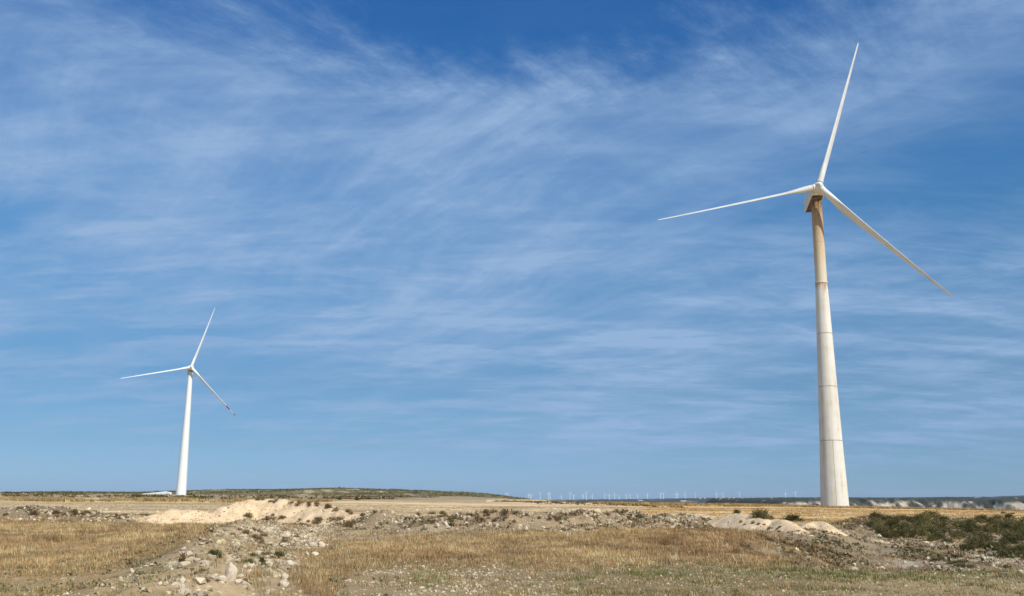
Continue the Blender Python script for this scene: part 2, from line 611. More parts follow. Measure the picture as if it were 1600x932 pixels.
M = {}
M['ground'] = ground_material('dry_stony_ground')
M['far'] = ground_material('far_land', .012)
M['hillm'] = ground_material('scrub_hill_soil', .12)
M['sand'] = sand_material()
M['rock'] = rock_material('pale_limestone', (.34, .265, .17), (.58, .495, .365))
M['rock2'] = rock_material('grey_limestone', (.32, .27, .20), (.58, .52, .42))
M['grass'] = leaf_material('dry_grass_blades', trans=.25)
M['leaf'] = leaf_material('shrub_leaves', trans=.15)
M['white'] = paint_material('white_turbine_paint', (.67, .69, .67), (.48, .46, .39), .6)
M['white2'] = paint_material('clean_white_paint', (.74, .76, .735), (.64, .64, .59), .3)
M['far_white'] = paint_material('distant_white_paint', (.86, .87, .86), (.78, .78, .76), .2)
m_, b_ = mat_new('dark_joint')
M['joint'] = finish(m_, b_, principled(b_, b_.ramp(b_.noise(b_.n('ShaderNodeTexCoord').outputs['Object'], 2, 3), [(.3, (.20, .175, .13)), (.7, (.30, .265, .20))]), .9, .1))
m_, b_ = mat_new('painted_shade_grp')
M['painted_shade'] = finish(m_, b_, principled(b_, b_.ramp(b_.noise(b_.n('ShaderNodeTexCoord').outputs['Object'], 1.1, 4), [(.35, (.05, .04, .035)), (.7, (.16, .14, .12))]), .6, .3))  # dark mottled tone that stands in for shade beneath the nacelle
m_, b_ = mat_new('brown_stem')
M['stem'] = finish(m_, b_, principled(b_, b_.ramp(b_.noise(b_.n('ShaderNodeTexCoord').outputs['Object'], 8, 3), [(.3, (.07, .05, .03)), (.7, (.15, .11, .07))]), .9, .1))

# ------------------------------------------------------------------ ground sheet
GOLD_L = [(-200, 812), (0, 811), (150, 814), (330, 822), (318, 842), (262, 858), (200, 880), (130, 900), (60, 908), (-200, 905)]
GOLD_M = [(470, 868), (520, 850), (620, 842), (720, 838), (800, 831), (900, 827), (1010, 829), (1130, 826), (1200, 843), (1300, 864), (1330, 882), (1200, 882), (1050, 876), (930, 884), (860, 888), (780, 878), (640, 878), (560, 886), (520, 912), (470, 925), (440, 905)]
RED_M = [(960, 835), (1130, 823), (1210, 842), (1300, 862), (1330, 884), (1180, 878), (1000, 866)]
STONY = [(90, 940), (140, 915), (250, 870), (310, 848), (350, 815), (560, 822), (600, 835), (500, 850), (480, 875), (520, 900), (560, 886), (640, 880), (780, 882), (880, 898), (900, 940)]
HEAPZ = [(262, 940), (265, 905), (275, 870), (300, 850), (345, 828), (420, 815), (520, 822), (500, 850), (470, 880), (440, 905), (400, 940)]


def ground_colour(x, y, z):
    u, v = proj(x, y, np.where(y < 100, z, 0.0))
    jit = fbm(x / 2.5, y / 2.5, 3, 401)
    u2 = u + 60 * jit
    v2 = v + 26 * fbm(x / 1.7, y / 1.7, 3, 411) * np.clip(40 / np.maximum(y, 1), .1, 1.5)
    c = np.empty((len(x), 3))
    c[:] = (.36, .275, .165)
    near = y < 75

    def put(mask, col, a=1.0):
        c[mask] = c[mask] * (1 - a) + np.array(col) * a
    put(y < 34, (.235, .17, .085), .9)
    put(near & inpoly(u2, v2, GOLD_L), (.28, .18, .085))
    put(near & inpoly(u2, v2, GOLD_M), (.33, .22, .105))
    put(near & inpoly(u2, v2, RED_M), (.36, .225, .115), .7)
    put(near & inpoly(u2, v2, STONY), (.31, .23, .125))
    put(near & inpoly(u2, v2, HEAPZ), (.37, .28, .165))
    # grey bare track in front of the rubble bank, pale chalk streak
    put(near & inpoly(u2, v2, [(590, 842), (640, 830), (760, 826), (820, 828), (740, 838)]), (.34, .28, .19))
    put(inpoly(u + 25 * jit, v + 6 * jit, [(895, 824), (920, 820), (1000, 823), (1040, 828), (960, 828)]) & (z < .22), (.60, .53, .40))
    for pts in (BERM_L, BERM_M):
        bd, _ = polyline(x, y, pts)
        put(bd < 2.0 + 3 * jit, (.27, .20, .12), .9)
    # the fields beyond
    side = u + 40 * jit
    f = (y >= 72) & (y < 330)
    edge = 1010 - (v - 788) * 1.2
    put(f & (side > edge), (.64, .43, .19))
    put(f & (side <= edge), (.68, .50, .275))
    put(f & (side < 420), (.52, .39, .22))
    row = np.sin((y + x * .12) * 2 * math.pi / 7 + jit * 3) * .5 + .5
    c[f] *= (1 - .10 * row[f])[:, None]
    put((y > 165) & (y < 235) & (u < 420), (.52, .40, .19), .6)
    put((y > 235 + 60 * jit) & (y < 720) & (u < 760), (.33, .255, .15), .8)
    # pale track near the left turbine
    put((np.abs(y - 330 - .2 * (x + 150) - 25 * jit) < 14) & (x < -150) & (x > -330), (.52, .46, .36), .8)
    # hollow on the right
    g = (x > 8.5 + np.maximum(0, y - 38) * .48) & (y > 26) & (y < 84)
    n = fbm(x / 2.6, y / 2.6, 4, 431)
    put(g, (.27, .205, .12))
    put(g & (n > .16), (.42, .34, .22), .6)
    put(g & (n < -.1), (.24, .20, .14), .7)
    ty = 45 + (x - 14) * .55
    put((np.abs(y - ty + 5 * jit) < 1.3) & (x > 19) & (x < 30), (.44, .37, .27), .8)
    # far valley
    far = y > 330
    vz = fbm(x / 160, y / 160, 4, 441)
    d = (y > 290) & (z < -2.2)
    put(d, (.040, .044, .032))
    put(d & (vz > .16), (.26, .22, .15), .7)
    mot = .75 + 1.0 * (fbm(x / 12, y / 12, 4, 451) + .25)
    return np.clip(c * mot[:, None], .01, .8)


def graded(a, segs):
    out = [a]
    for to, st in segs:
        n = max(1, int(round((to - out[-1]) / st)))
        out += list(np.linspace(out[-1], to, n + 1)[1:])
    return np.array(out)


gx = graded(0, [(26, .26), (48, .5), (90, 1.2), (200, 4), (520, 12), (1400, 45), (9000, 300)])
gx = np.concatenate([-gx[:0:-1], gx])
gy = np.concatenate([[-9000, -3000, -800, -200, -60, -25, -10, -2], graded(3, [(12, .6), (34, .2), (68, .28), (110, .6), (260, 2.5), (420, 6), (1000, 14), (3000, 60), (14000, 260)])])
gm = grid_mesh('ground', gx, gy, H, M['ground'], ground_colour)
structure(link('ground', gm))

hm = grid_mesh('hill', np.arange(-640, 260, 5.0), np.arange(430, 1100, 5.0), lambda x, y: np.maximum(hill_h(x, y), H(x, y) - 1.5), M['hillm'],
               lambda x, y, z: np.clip(np.where((fbm(x / 22, y / 22, 4, 501) > .10)[:, None], np.array((.36, .29, .18)), np.array((.165, .135, .07))) * (.7 + 1.2 * (fbm(x / 7, y / 7, 3, 511)[:, None] + .25)), .02, .7))
structure(link('hill', hm))

MOUND_LABEL = {
    'big': 'largest pale sandy spoil heap, with the highest crest, at left',
    'small': 'small low sandy spoil heap just left of the largest one',
    'low': 'long flat sandy heap at the end of the stone bank, centre right',
    'main': 'tall pale sandy heap right of centre with dark bushes behind its crest',
    'mid': 'steep sandy heap between two others, right below the round dark bush',
    'end': 'last sandy heap on the right, beside the shrub covered bank',
}
for key, mo in MOUNDS:
    x0, x1, y0, y1 = mo.box
    me = grid_mesh('spoil_heap', np.arange(x0, x1, .16), np.arange(y0, y1, .16), lambda x, y: np.maximum(mo.h(x, y), H(x, y) - .25), M['sand'])
    tag(link('spoil_heap', me), MOUND_LABEL[key], 'spoil heap', 'pale sandy spoil heaps')


# ------------------------------------------------------------------ far land: chalk slopes and the wooded ridge
def chalk_t(x, y):
    front = 1000 + 70 * fbm(x / 80, x * 0, 3, 601) + 110 * np.abs(fbm(x / 46, y / 300, 3, 603)) + 26 * fbm(x / 11, y / 60, 3, 605)
    return np.clip((y - front) / 46, 0, 1)


def chalk_h(x, y):
    t = chalk_t(x, y)
    top = -1.0 + 4.0 * fbm(x / 90, y * 0, 3, 611) + np.interp(x, [240, 320, 450, 560, 900], [-1.0, -.5, 1.0, 2.0, 6])
    z = -19 + (top + 19) * t ** .9
    z = z + 4.5 * fbm(x / 14, y / 22, 3, 621) * np.sin(np.pi * np.clip(t, 0, 1)) + 2.6 * np.maximum(0, fbm(x / 4, y / 6, 2, 625)) * sm(.85, 1, t)
    edge = sm(235, 300, x) * (1 - sm(1100, 1300, x))
    return -60 + (z + 60) * edge


def chalk_c(x, y, z):
    n = fbm(x / 5.5, y / 12, 4, 631)
    n2 = fbm(x / 34, y / 40, 3, 635)
    t = chalk_t(x, y)
    w = sm(-.10, .16, n * .9 + n2 * .9 - .01) * (1 - sm(.80, .97, t + n * .5))
    w = w * sm(-.02, .1, t + n2 * .4) 
    return np.array((.060, .068, .057))[None] * (1 - w[:, None]) + np.array((.52, .45, .345))[None] * w[:, None]


structure(link('chalk_slopes', grid_mesh('chalk_slopes', np.arange(225, 1300, 2.2), np.arange(960, 1420, 4.0), chalk_h, M['far'], chalk_c)))

_rx = np.array([-2500, 0, 600, 1300, 2000, 2600, 3300, 4200, 4700, 5100, 5600, 9000.])
_rz = np.array([-56, -54, -46, -34, -18, -10, -4, 6, 10, 30, 34, 36.])


def ridge_top(x):
    return np.interp(x, _rx, _rz)


def ridge_h(x, y):
    t = sm(6500, 9300, y)
    z = -100 + (ridge_top(x) + 100) * t
    z = z + 26 * fbm(x / 420, y / 420, 4, 701) * sm(6500, 7200, y) * (1 - sm(8700, 9300, y))
    z = z + 13 * fbm(x / 60, y / 60, 3, 711) * sm(8500, 9000, y) - sm(9500, 10800, y) * 60
    return z


def ridge_c(x, y, z):
    n = fbm(x / 200, y / 260, 4, 721)
    w = sm(.17, .24, n) * (1 - sm(8900, 9200, y))
    return np.array((.028, .034, .028))[None] * (1 - w[:, None]) + np.array((.36, .31, .23))[None] * w[:, None]


structure(link('wooded_ridge', grid_mesh('wooded_ridge', np.arange(-2600, 8200, 24.0), np.arange(6400, 10800, 60.0), ridge_h, M['far'], ridge_c)))


# ------------------------------------------------------------------ wind turbines
def loft(rings, cap=True):
    """rings: list of (n,3) arrays"""
    n = len(rings[0])
    v = np.concatenate(rings)
    f = []
    for i in range(len(rings) - 1):
        for j in range(n):
            k = (j + 1) % n
            f.append((i * n + j, i * n + k, (i + 1) * n + k, (i + 1) * n + j))
    v = list(map(tuple, v))
    if cap:
        for i, rev in ((0, True), (len(rings) - 1, False)):
            c = tuple(np.mean(rings[i], 0))
            v.append(c)
            ci = len(v) - 1
            for j in range(n):
                k = (j + 1) % n
                f.append((ci, i * n + k, i * n + j) if rev else (ci, i * n + j, i * n + k))
    return v, f


def pydata(name, v, f, mat, smooth=True, sharp=24):
    me = bpy.data.meshes.new(name)
    me.from_pydata(v, [], f)
    me.update()
    me.materials.append(mat)
    if smooth:
        me.polygons.foreach_set('use_smooth', [True] * len(me.polygons))
        me.set_sharp_from_angle(angle=R(sharp))
    return me


def ring(r, z, n=48):
    a = np.arange(n) * 2 * np.pi / n
    return np.stack([r * np.cos(a), r * np.sin(a), np.full(n, z)], 1)


def lathe(name, prof, mat, n=48, cap=True):
    v, f = loft([ring(r, z, n) for r, z in prof], cap)
    return pydata(name, v, f, mat)


def blade_mesh(name, L, mat, root=.85, chord=2.5, n=24, sect=26, pitch=0.0, bend=1.2):
    """span along +Z, flapwise +Y (upwind), chord in X"""
    rings = []
    for s in list(np.linspace(0, .04, 3)) + list(np.linspace(.06, .97, sect)) + [.985, .995, 1.0]:
        a = np.arange(n) * 2 * np.pi / n
        cx_, cy_ = np.cos(a), np.sin(a)
        k = sm(.03, .20, s)
        c = (2 * root) * (1 - k) + k * (chord + (.42 - chord) * ((max(s, .2) - .2) / .8) ** .82)
        if s > .97:
            c *= max(.06, math.sqrt(max(0, 1 - ((s - .97) / .03) ** 2)))
        th = 1.0 * (1 - k) + k * (.34 - .17 * s)
        # airfoil-like section, thick in front, thin behind, pivot at the quarter chord
        xx = c * .5 * cx_ - k * c * .18
        yy = .5 * c * th * cy_ * (1 - .45 * k * (1 - cx_) * .5 * 1.2)
        tw = R(pitch) + R(13) * (1 - s) ** 2 * k
        ct, st_ = math.cos(tw), math.sin(tw)
        rings.append(np.stack([xx * ct - yy * st_, xx * st_ + yy * ct + bend * s * s, np.full(n, s * L)], 1))
    v, f = loft(rings)
    return pydata(name, v, f, mat)


def box_mesh(name, prof, y0, y1, mat, bev=.25):
    """bevelled long box: prof = list of (y, half width, bottom z, top z)"""
    rings = []
    for (yy, hw, zb, zt) in prof:
        b = min(bev, hw * .4)
        pts = [(-hw + b, zb), (hw - b, zb), (hw, zb + b), (hw, zt - b), (hw - b, zt), (-hw + b, zt), (-hw, zt - b), (-hw, zb + b)]
        rings.append(np.array([(p[0], yy, p[1]) for p in pts]))
    v, f = loft(rings)
    return pydata(name, v, f, mat, True, 30)


def turbine_matrix(az, tilt):
    """columns: right, backward, up of the head (backward = direction the nacelle points away from the rotor)"""
    bk = Vector((math.sin(az), math.cos(az), 0))
    ax = -bk * math.cos(tilt) + Vector((0, 0, math.sin(tilt)))
    rt = Vector((math.cos(az), -math.sin(az), 0))
    up = rt.cross(-ax)
    return rt, -ax, up


def place_blade(o, hub, az, tilt, ph, cone):
    rt, bk, up = turbine_matrix(az, tilt)
    d = rt * math.cos(ph) + up * math.sin(ph)
    span = (d * math.cos(cone) - bk * math.sin(cone)).normalized()
    flap = (-bk + 0 * d)
    flap = (flap - span * flap.dot(span)).normalized()
    ch = flap.cross(span).normalized()
    m = Matrix((ch, flap, span)).transposed().to_4x4()
    m.translation = hub
    o.matrix_local = m


def big_turbine(label, base, Hh, az, tilt, ph, L, cone, hybrid, pitch):
    x, y, z = base
    root = bpy.data.objects.new('wind_turbine', None)
    C.objects.link(root)
    root.location = base
    tag(root, label, 'wind turbine')
    top = Hh - 1.9
    if hybrid:
        zs = [-1.5, 15.4, 28.4, 41.5, 54.3]
        rs = [3.30, 2.64, 2.24, 1.86, 1.47]
        cm = concrete_material(zs[-1])
        link('joint_core', lathe('joint_core', [(3.20, -1.5), (2.56, 15.4), (2.17, 28.4), (1.78, 41.5), (1.38, 54.3)], M['joint'], 48), root)
        for i in range(4):
            za, zb, ra, rb = zs[i] + (.05 if i else 0), zs[i + 1] - .05, rs[i], rs[i + 1]
            if i == 0:
                # three precast wall panels with open vertical joints
                for k in range(3):
                    a0 = R(-101 + 120 * k)
                    n = 25
                    th = np.linspace(a0 + .014, a0 + R(120) - .014, n)
                    rings = []
                    for zz in np.linspace(za, zb, 6):
                        r = ra + (rb - ra) * (zz - za) / (zb - za)
                        o_ = np.stack([r * np.cos(th), r * np.sin(th), np.full(n, zz)], 1)
                        i_ = np.stack([(r - .2) * np.cos(th[::-1]), (r - .2) * np.sin(th[::-1]), np.full(n, zz)], 1)
                        rings.append(np.concatenate([o_, i_]))
                    v, f = loft(rings)
                    link('concrete_panel', pydata('concrete_panel', v, f, cm, True, 30), root)
            else:
                link('concrete_section', lathe('concrete_section', [(ra - .05, za), (ra, za + .05), (rb, zb - .05), (rb - .05, zb)], cm), root)
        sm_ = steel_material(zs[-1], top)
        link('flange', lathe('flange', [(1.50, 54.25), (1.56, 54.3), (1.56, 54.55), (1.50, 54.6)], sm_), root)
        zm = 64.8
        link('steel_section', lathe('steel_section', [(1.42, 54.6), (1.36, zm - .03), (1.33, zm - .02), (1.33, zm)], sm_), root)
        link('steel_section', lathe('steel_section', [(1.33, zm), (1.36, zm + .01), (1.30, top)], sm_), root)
        wm = M['white']
    else:
        wm = M['white2']
        zs = [-1.5, 22, 47, top]
        rs = [3.05, 2.45, 1.85, 1.30]
        for i in range(3):
            link('tower_section', lathe('tower_section', [(rs[i] - .04, zs[i]), (rs[i], zs[i] + .05), (rs[i + 1], zs[i + 1] - .05), (rs[i + 1] - .04, zs[i + 1])], wm), root)
    rt, bk, up = turbine_matrix(az, tilt)
    hub = Vector((0, 0, Hh)) - Vector((math.sin(az), math.cos(az), 0)) * 4.0
    head = Matrix((rt, bk, up)).transposed().to_4x4()
    head.translation = hub
    # nacelle in head space: y runs backward from the rotor centre
    nac = link('nacelle', box_mesh('nacelle', [(1.35, 1.25, -1.15, 1.2), (1.8, 1.55, -1.45, 1.55), (3.4, 1.75, -1.75, 1.85), (12.0, 1.75, -1.75, 1.85), (12.6, 1.5, -1.3, 1.65)], 0, 0, wm, .3), root)
    nac.matrix_local = head
    shade_sheet = link('underside_shade_sheet', box_mesh('underside_shade_sheet', [(2.0, 1.35, -1.80, -1.60), (12.2, 1.45, -1.80, -1.60)], 0, 0, M['painted_shade'], .06), nac)  # dark sheet added to paint the shade on the nacelle's underside
    v = link('vent_panel', box_mesh('vent_panel', [(7.5, .5, 1.80, 2.25), (10.3, .5, 1.80, 2.25)], 0, 0, wm, .1), nac)
    yaw = link('yaw_ring', lathe('yaw_ring', [(1.42, top - .35), (1.48, top), (1.48, top + .4), (1.3, top + .5)], M['joint']), root)
    # spinner: rounded nose
    prof = []
    for t in np.linspace(0, 1, 15):
        prof.append((max(.01, 1.42 * math.sin(t * math.pi * .62) ** .9), -1.75 + 3.0 * t))
    prof.append((1.15, 1.30))
    hb = link('hub', lathe('hub', prof, wm, 40), root)
    hm_ = head @ Matrix.Rotation(-math.pi / 2, 4, 'X')
    hb.matrix_local = hm_
    bm_ = blade_mesh('blade', L - .9, wm, root=.80, chord=2.1, pitch=pitch)
    for k in range(3):
        a = ph - k * 2 * math.pi / 3
        me = bm_
        if not hybrid and k == 1:
            me = bm_.copy()
            me.materials.clear()
            me.materials.append(banded_material(L))
        bl = link('blade', me, root)
        rt_, bk_, up_ = rt, bk, up
        d = (rt * math.cos(a) + up * math.sin(a)) * math.cos(cone) - bk * math.sin(cone)
        place_blade(bl, hub + d * .9, az, tilt, a, cone)
        col = link('root_collar', lathe('root_collar', [(.86, .28), (.93, .32), (.93, .55), (.86, .6)], wm, 32), bl)
        if not hybrid and k == 1:
            bl['label'] = 'blade with two red warning bands near its tip'
    return root


def banded_material(L):
    m, b = mat_new('red_banded_blade')
    tc = b.n('ShaderNodeTexCoord').outputs['Object']
    z = b.n('ShaderNodeSeparateXYZ', ins={0: tc}).outputs[2]

    def band(a, c):
        return b.math('MULTIPLY', b.math('GREATER_THAN', z, a * L), b.math('LESS_THAN', z, c * L))
    f = b.math('ADD', band(.765, .845), band(.925, .975), clamp=True)
    c = b.mix(f, (.80, .81, .78), (.38, .022, .055))
    return finish(m, b, principled(b, c, .5, .4))


big_turbine('tall near wind turbine on the right, its tower stained rusty brown at the top', (77.17, 228.5, -.25), 78.3, .14, .107, 1.262, 41.2, .032, True, 47)
big_turbine('clean white wind turbine on the left with red bands on one blade', (-197.55, 575.5, .5), 76.1, -.36, .121, 1.282, 40.6, .006, False, 47)

# spare blade lying on the ground beside the left turbine
lb = link('turbine_blade', blade_mesh('turbine_blade', 19, M['white2'], root=.75, chord=1.9, bend=.2))
p0 = Vector(at(267, 771.4, 540))
p1 = Vector(at(219, 773.0, 546))
g0, g1 = float(H(p0.x, p0.y)), float(H(p1.x, p1.y))
p0.z = max(p0.z, g0 + .75)
p1.z = max(p1.z - .2, g1 + .25)
sp_ = (p1 - p0).normalized()
fl = Vector((0, -1, 0))
fl = (fl - sp_ * fl.dot(sp_)).normalized()
mm = Matrix((fl.cross(sp_), fl, sp_)).transposed().to_4x4()
mm.translation = p0
lb.matrix_world = mm
tag(lb, 'long white turbine blade lying on the ground beside the left turbine', 'turbine blade')

# the distant wind farm on the ridge
FAR = [  # u, v of hub, v of base, rotor phase (degrees)
    (771, 773.5, 779, 40), (792, 772, 780, 60), (826, 773.5, 781, 90), (829.5, 774.5, 781, 20),
    (844, 771.5, 782, 35), (857, 772, 782, 75), (859.5, 771.5, 782, 100), (877, 775.5, 782, 90), (890.5, 771, 782.5, 50),
    (896.5, 774.5, 782, 15), (911, 774.5, 782, 80), (916, 770.5, 782, 30), (925.5, 774.5, 782, 95), (945, 773, 782, 0),
    (952, 773.5, 781.5, 90), (960.5, 773, 781.5, 92), (967.5, 775.5, 781.5, 20), (978.5, 774.5, 781, 88), (984.5, 774, 781, 110), (996, 774, 781, 80),
    (1011.5, 773.5, 780.5, 90), (1032, 772.5, 780, 20), (1036.5, 771.5, 780, 45), (1056, 772.5, 780, 65), (1058.5, 772, 780, 95), (1070.5, 772, 780, 85),
    (1086.5, 772, 780, 70), (1119.5, 771.5, 779.5, 100), (1129.5, 771.5, 779.5, 75), (1155.5, 770.5, 779, 30), (1227, 771, 778.5, 90), (1242.5, 770.5, 778.5, 55)]
ORD = ['first', 'second', 'third', 'fourth', 'fifth', 'sixth', 'seventh', 'eighth', 'ninth', 'tenth', 'eleventh', 'twelfth', 'thirteenth', 'fourteenth', 'fifteenth', 'sixteenth',
       'seventeenth', 'eighteenth', 'nineteenth', 'twentieth', 'twenty-first', 'twenty-second', 'twenty-third', 'twenty-fourth', 'twenty-fifth', 'twenty-sixth', 'twenty-seventh',
       'twenty-eighth', 'twenty-ninth', 'thirtieth', 'thirty-first', 'thirty-second']
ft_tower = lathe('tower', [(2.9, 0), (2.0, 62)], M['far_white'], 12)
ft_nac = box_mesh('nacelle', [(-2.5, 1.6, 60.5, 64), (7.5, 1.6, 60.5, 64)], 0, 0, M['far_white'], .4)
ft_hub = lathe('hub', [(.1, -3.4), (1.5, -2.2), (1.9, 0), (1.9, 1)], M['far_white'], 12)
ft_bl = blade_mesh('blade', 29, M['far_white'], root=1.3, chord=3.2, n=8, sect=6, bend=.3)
for i, (u, vh, vb, ph) in enumerate(FAR):
    D = 9300 + 700 * (((i * 37) % 11) / 11 - .4)
    hx, hy, hz_ = at(u, vh, D)
    g = float(ridge_h(np.array([hx]), np.array([hy]))[0])
    sc = 1.0
    hh = 62.3
    root = bpy.data.objects.new('distant_wind_turbine', None)
    C.objects.link(root)
    root.location = (hx, hy, hz_ - hh)
    az = R(random.uniform(-25, 25))
    root.rotation_euler = (0, 0, az)
    tag(root, 'tiny white wind turbine on the far horizon, %s from the left in the row' % ORD[i], 'wind turbine', 'distant wind turbines along the horizon')
    # towers reach down to the ridge below them
    tw = link('tower', ft_tower, root)
    dz = (hz_ - hh) - g
    tw.location = (0, 0, -dz - 2 if dz > 0 else 0)
    tw.scale = (1, 1, (62 + dz + 2) / 62 if dz > 0 else 1)
    link('nacelle', ft_nac, root)
    h2 = link('hub', ft_hub, root)
    h2.location = (0, -2.5, hh)
    h2.rotation_euler = (R(-90), 0, 0)
    for k in range(3):
        bl = link('blade', ft_bl, root)
        place_blade(bl, Vector((0, -3.6, hh)), 0.0, 0.05, R(ph + 120 * k), 0.02)

# village and farm sheds on the ridge
m_, b_ = mat_new('far_render')
M['wallf'] = finish(m_, b_, principled(b_, b_.ramp(b_.n('ShaderNodeObjectInfo').outputs['Random'], [(.1, (.55, .48, .38)), (.9, (.75, .73, .68))]), .9, .1))
m_, b_ = mat_new('far_roof')
M['rooff'] = finish(m_, b_, principled(b_, b_.ramp(b_.noise(b_.n('ShaderNodeTexCoord').outputs['Object'], .3, 3), [(.3, (.22, .16, .13)), (.7, (.34, .27, .22))]), .9, .1))


def house(u, v, D, w, d, h, rh, label, cat, name, group):
    x, y, z = at(u, v, D)
    g = float(ridge_h(np.array([x]), np.array([y]))[0])
    root = bpy.data.objects.new(name, None)
    C.objects.link(root)
    root.location = (x, y, g - 1)
    root.rotation_euler = (0, 0, R(random.uniform(-20, 20)))
    tag(root, label, cat, group)
    a, c = w / 2, d / 2
    vv = [(-a, -c, 0), (a, -c, 0), (a, c, 0), (-a, c, 0), (-a, -c, h), (a, -c, h), (a, c, h), (-a, c, h), (-a, 0, h + rh - .4), (a, 0, h + rh - .4)]
    ff = [(0, 1, 5, 4), (1, 2, 6, 9, 5), (2, 3, 7, 6), (3, 0, 4, 8, 7)]
    link('wall', pydata('wall', vv, ff, M['wallf'], False), root)
    e = .8
    vv = [(-a - e, -c - e, h - .5), (a + e, -c - e, h - .5), (a + e, 0, h + rh), (-a - e, 0, h + rh), (-a - e, c + e, h - .5), (a + e, c + e, h - .5)]
    vv += [(p[0], p[1], p[2] - .6) for p in vv]
    ff = [(0, 1, 2, 3), (3, 2, 5, 4), (7, 6, 9, 8), (8, 9, 10, 11), (0, 6, 7, 1), (4, 5, 11, 10), (0, 3, 9, 6), (3, 4, 10, 9), (1, 7, 8, 2), (2, 8, 11, 5)]
    link('roof', pydata('roof', vv, ff, M['rooff'] if cat == 'house' else M['wallf'], False), root)


for i, u in enumerate((1094, 1101, 1119, 1126, 1133, 1139, 1146, 1160, 1168, 1176)):
    house(u, 779, 9150 + (i * 53) % 120, random.uniform(14, 24), 12, random.uniform(7, 13), 4,
          'small pale house in the village on the far wooded ridge', 'house', 'house', 'village houses on the far ridge')
for i, (u, w, side) in enumerate(((1001, 38, 'leftmost'), (1067, 48, 'second'), (1122, 30, 'third'), (1129, 26, 'rightmost'))):
    house(u, 781, 8500, w, 18, 5, 3, 'long pale farm shed below the far ridge, %s of the four sheds' % side if i not in (0, 3) else 'long pale farm shed below the far ridge, %s of four' % side, 'shed', 'farm_shed', 'farm sheds below the far ridge')

# ------------------------------------------------------------------ rocks
import bmesh


def rock_mesh(seed, sub=2, mat=None, flat=.7):
    bm = bmesh.new()
    bmesh.ops.create_icosphere(bm, subdivisions=sub, radius=1)
    r = random.Random(seed)
    co = np.array([v.co[:] for v in bm.verts])
    # cut by random planes: gives facets like broken limestone
    for k in range(9):
        nrm = np.array([r.gauss(0, 1) for _ in range(3)])
        nrm /= np.linalg.norm(nrm)
        lim = r.uniform(.52, .86)
        dd = co @ nrm
        co = co - np.where(dd > lim, dd - lim, 0)[:, None] * nrm[None]
    ph = [r.uniform(0, 9) for _ in range(6)]
    nz = .07 * (np.sin(co[:, 0] * 5 + ph[0]) * np.sin(co[:, 1] * 5 + ph[1]) + np.sin(co[:, 2] * 7 + ph[2]))
    co = co * (1 + nz)[:, None] * np.array([1, r.uniform(.65, .95), r.uniform(flat - .15, flat + .1)])
    for v, c in zip(bm.verts, co):
        v.co = c
    me = bpy.data.meshes.new('rock')
    bm.to_mesh(me)
    bm.free()
    me.polygons.foreach_set('use_smooth', [True] * len(me.polygons))
    me.set_sharp_from_angle(angle=R(28))
    me.materials.append(mat or M['rock'])
    return me


BRIGHT = rock_material('white_limestone', (.42, .34, .23), (.64, .555, .42))
BRIGHTS = [rock_mesh(100 + i, 3, BRIGHT, .9) for i in range(5)]
ROCKS = [rock_mesh(i, 2, M['rock'] if i % 4 else M['rock2']) for i in range(12)]


def where_rock(lab, grp, u, v):
    """a more telling label by where the thing stands"""
    if 'rubble heap in the left' in lab:
        if v > 900:
            return 'pale rock near the bottom of the rubble heap, around the upright boulder', grp + ', bottom'
        if v > 862:
            return 'pale rock in the middle of the left rubble heap, level with the dark bushes', grp + ', middle'
        return 'pale rock in the upper part of the left rubble heap, below the sandy heap', grp + ', top'
    if 'across the centre' in lab:
        k = 0 if u < 760 else (1 if u < 920 else 2)
        return lab + (', left third', ', middle third', ', right third')[k], grp + (', left', ', middle', ', right')[k]
    if 'thicket covering' in lab:
        k = 0 if u < 1430 else (1 if u < 1520 else 2)
        j = 0 if v < 830 else 1
        return 'dark green shrub in the %s half of the thicket, %s of the right bank' % (('upper', 'lower')[j], ('left end', 'middle', 'right end')[k]), grp + ', %s %s' % (('upper', 'lower')[j], ('left', 'middle', 'right')[k])
    return lab, grp


def put_rock(x, y, z, r, label, group, mesh=None, scale=None, name='rock', rot=None):
    o = link(name, mesh or random.choice(ROCKS))
    sx = r * (scale[0] if scale else random.uniform(.85, 1.2))
    sy = r * (scale[1] if scale else random.uniform(.85, 1.2))
    sz = r * (scale[2] if scale else random.uniform(.7, 1.15))
    o.scale = (sx, sy, sz)
    o.rotation_euler = rot or (random.uniform(-.4, .4), random.uniform(-.4, .4), random.uniform(0, 6.28))
    o.location = (x, y, z + sz * .08)
    tag(o, label, 'rock', group)
    return o


def sample_px(poly, n, seed):
    r = np.random.default_rng(seed)
    us = [p[0] for p in poly]
    vs = [p[1] for p in poly]
    out = []
    while len(out) < n:
        u = r.uniform(min(us), max(us), 400)
        v = r.uniform(min(vs), max(vs), 400)
        k = inpoly(u, v, poly)
        out += list(zip(u[k], v[k]))
    return np.array(out[:n])


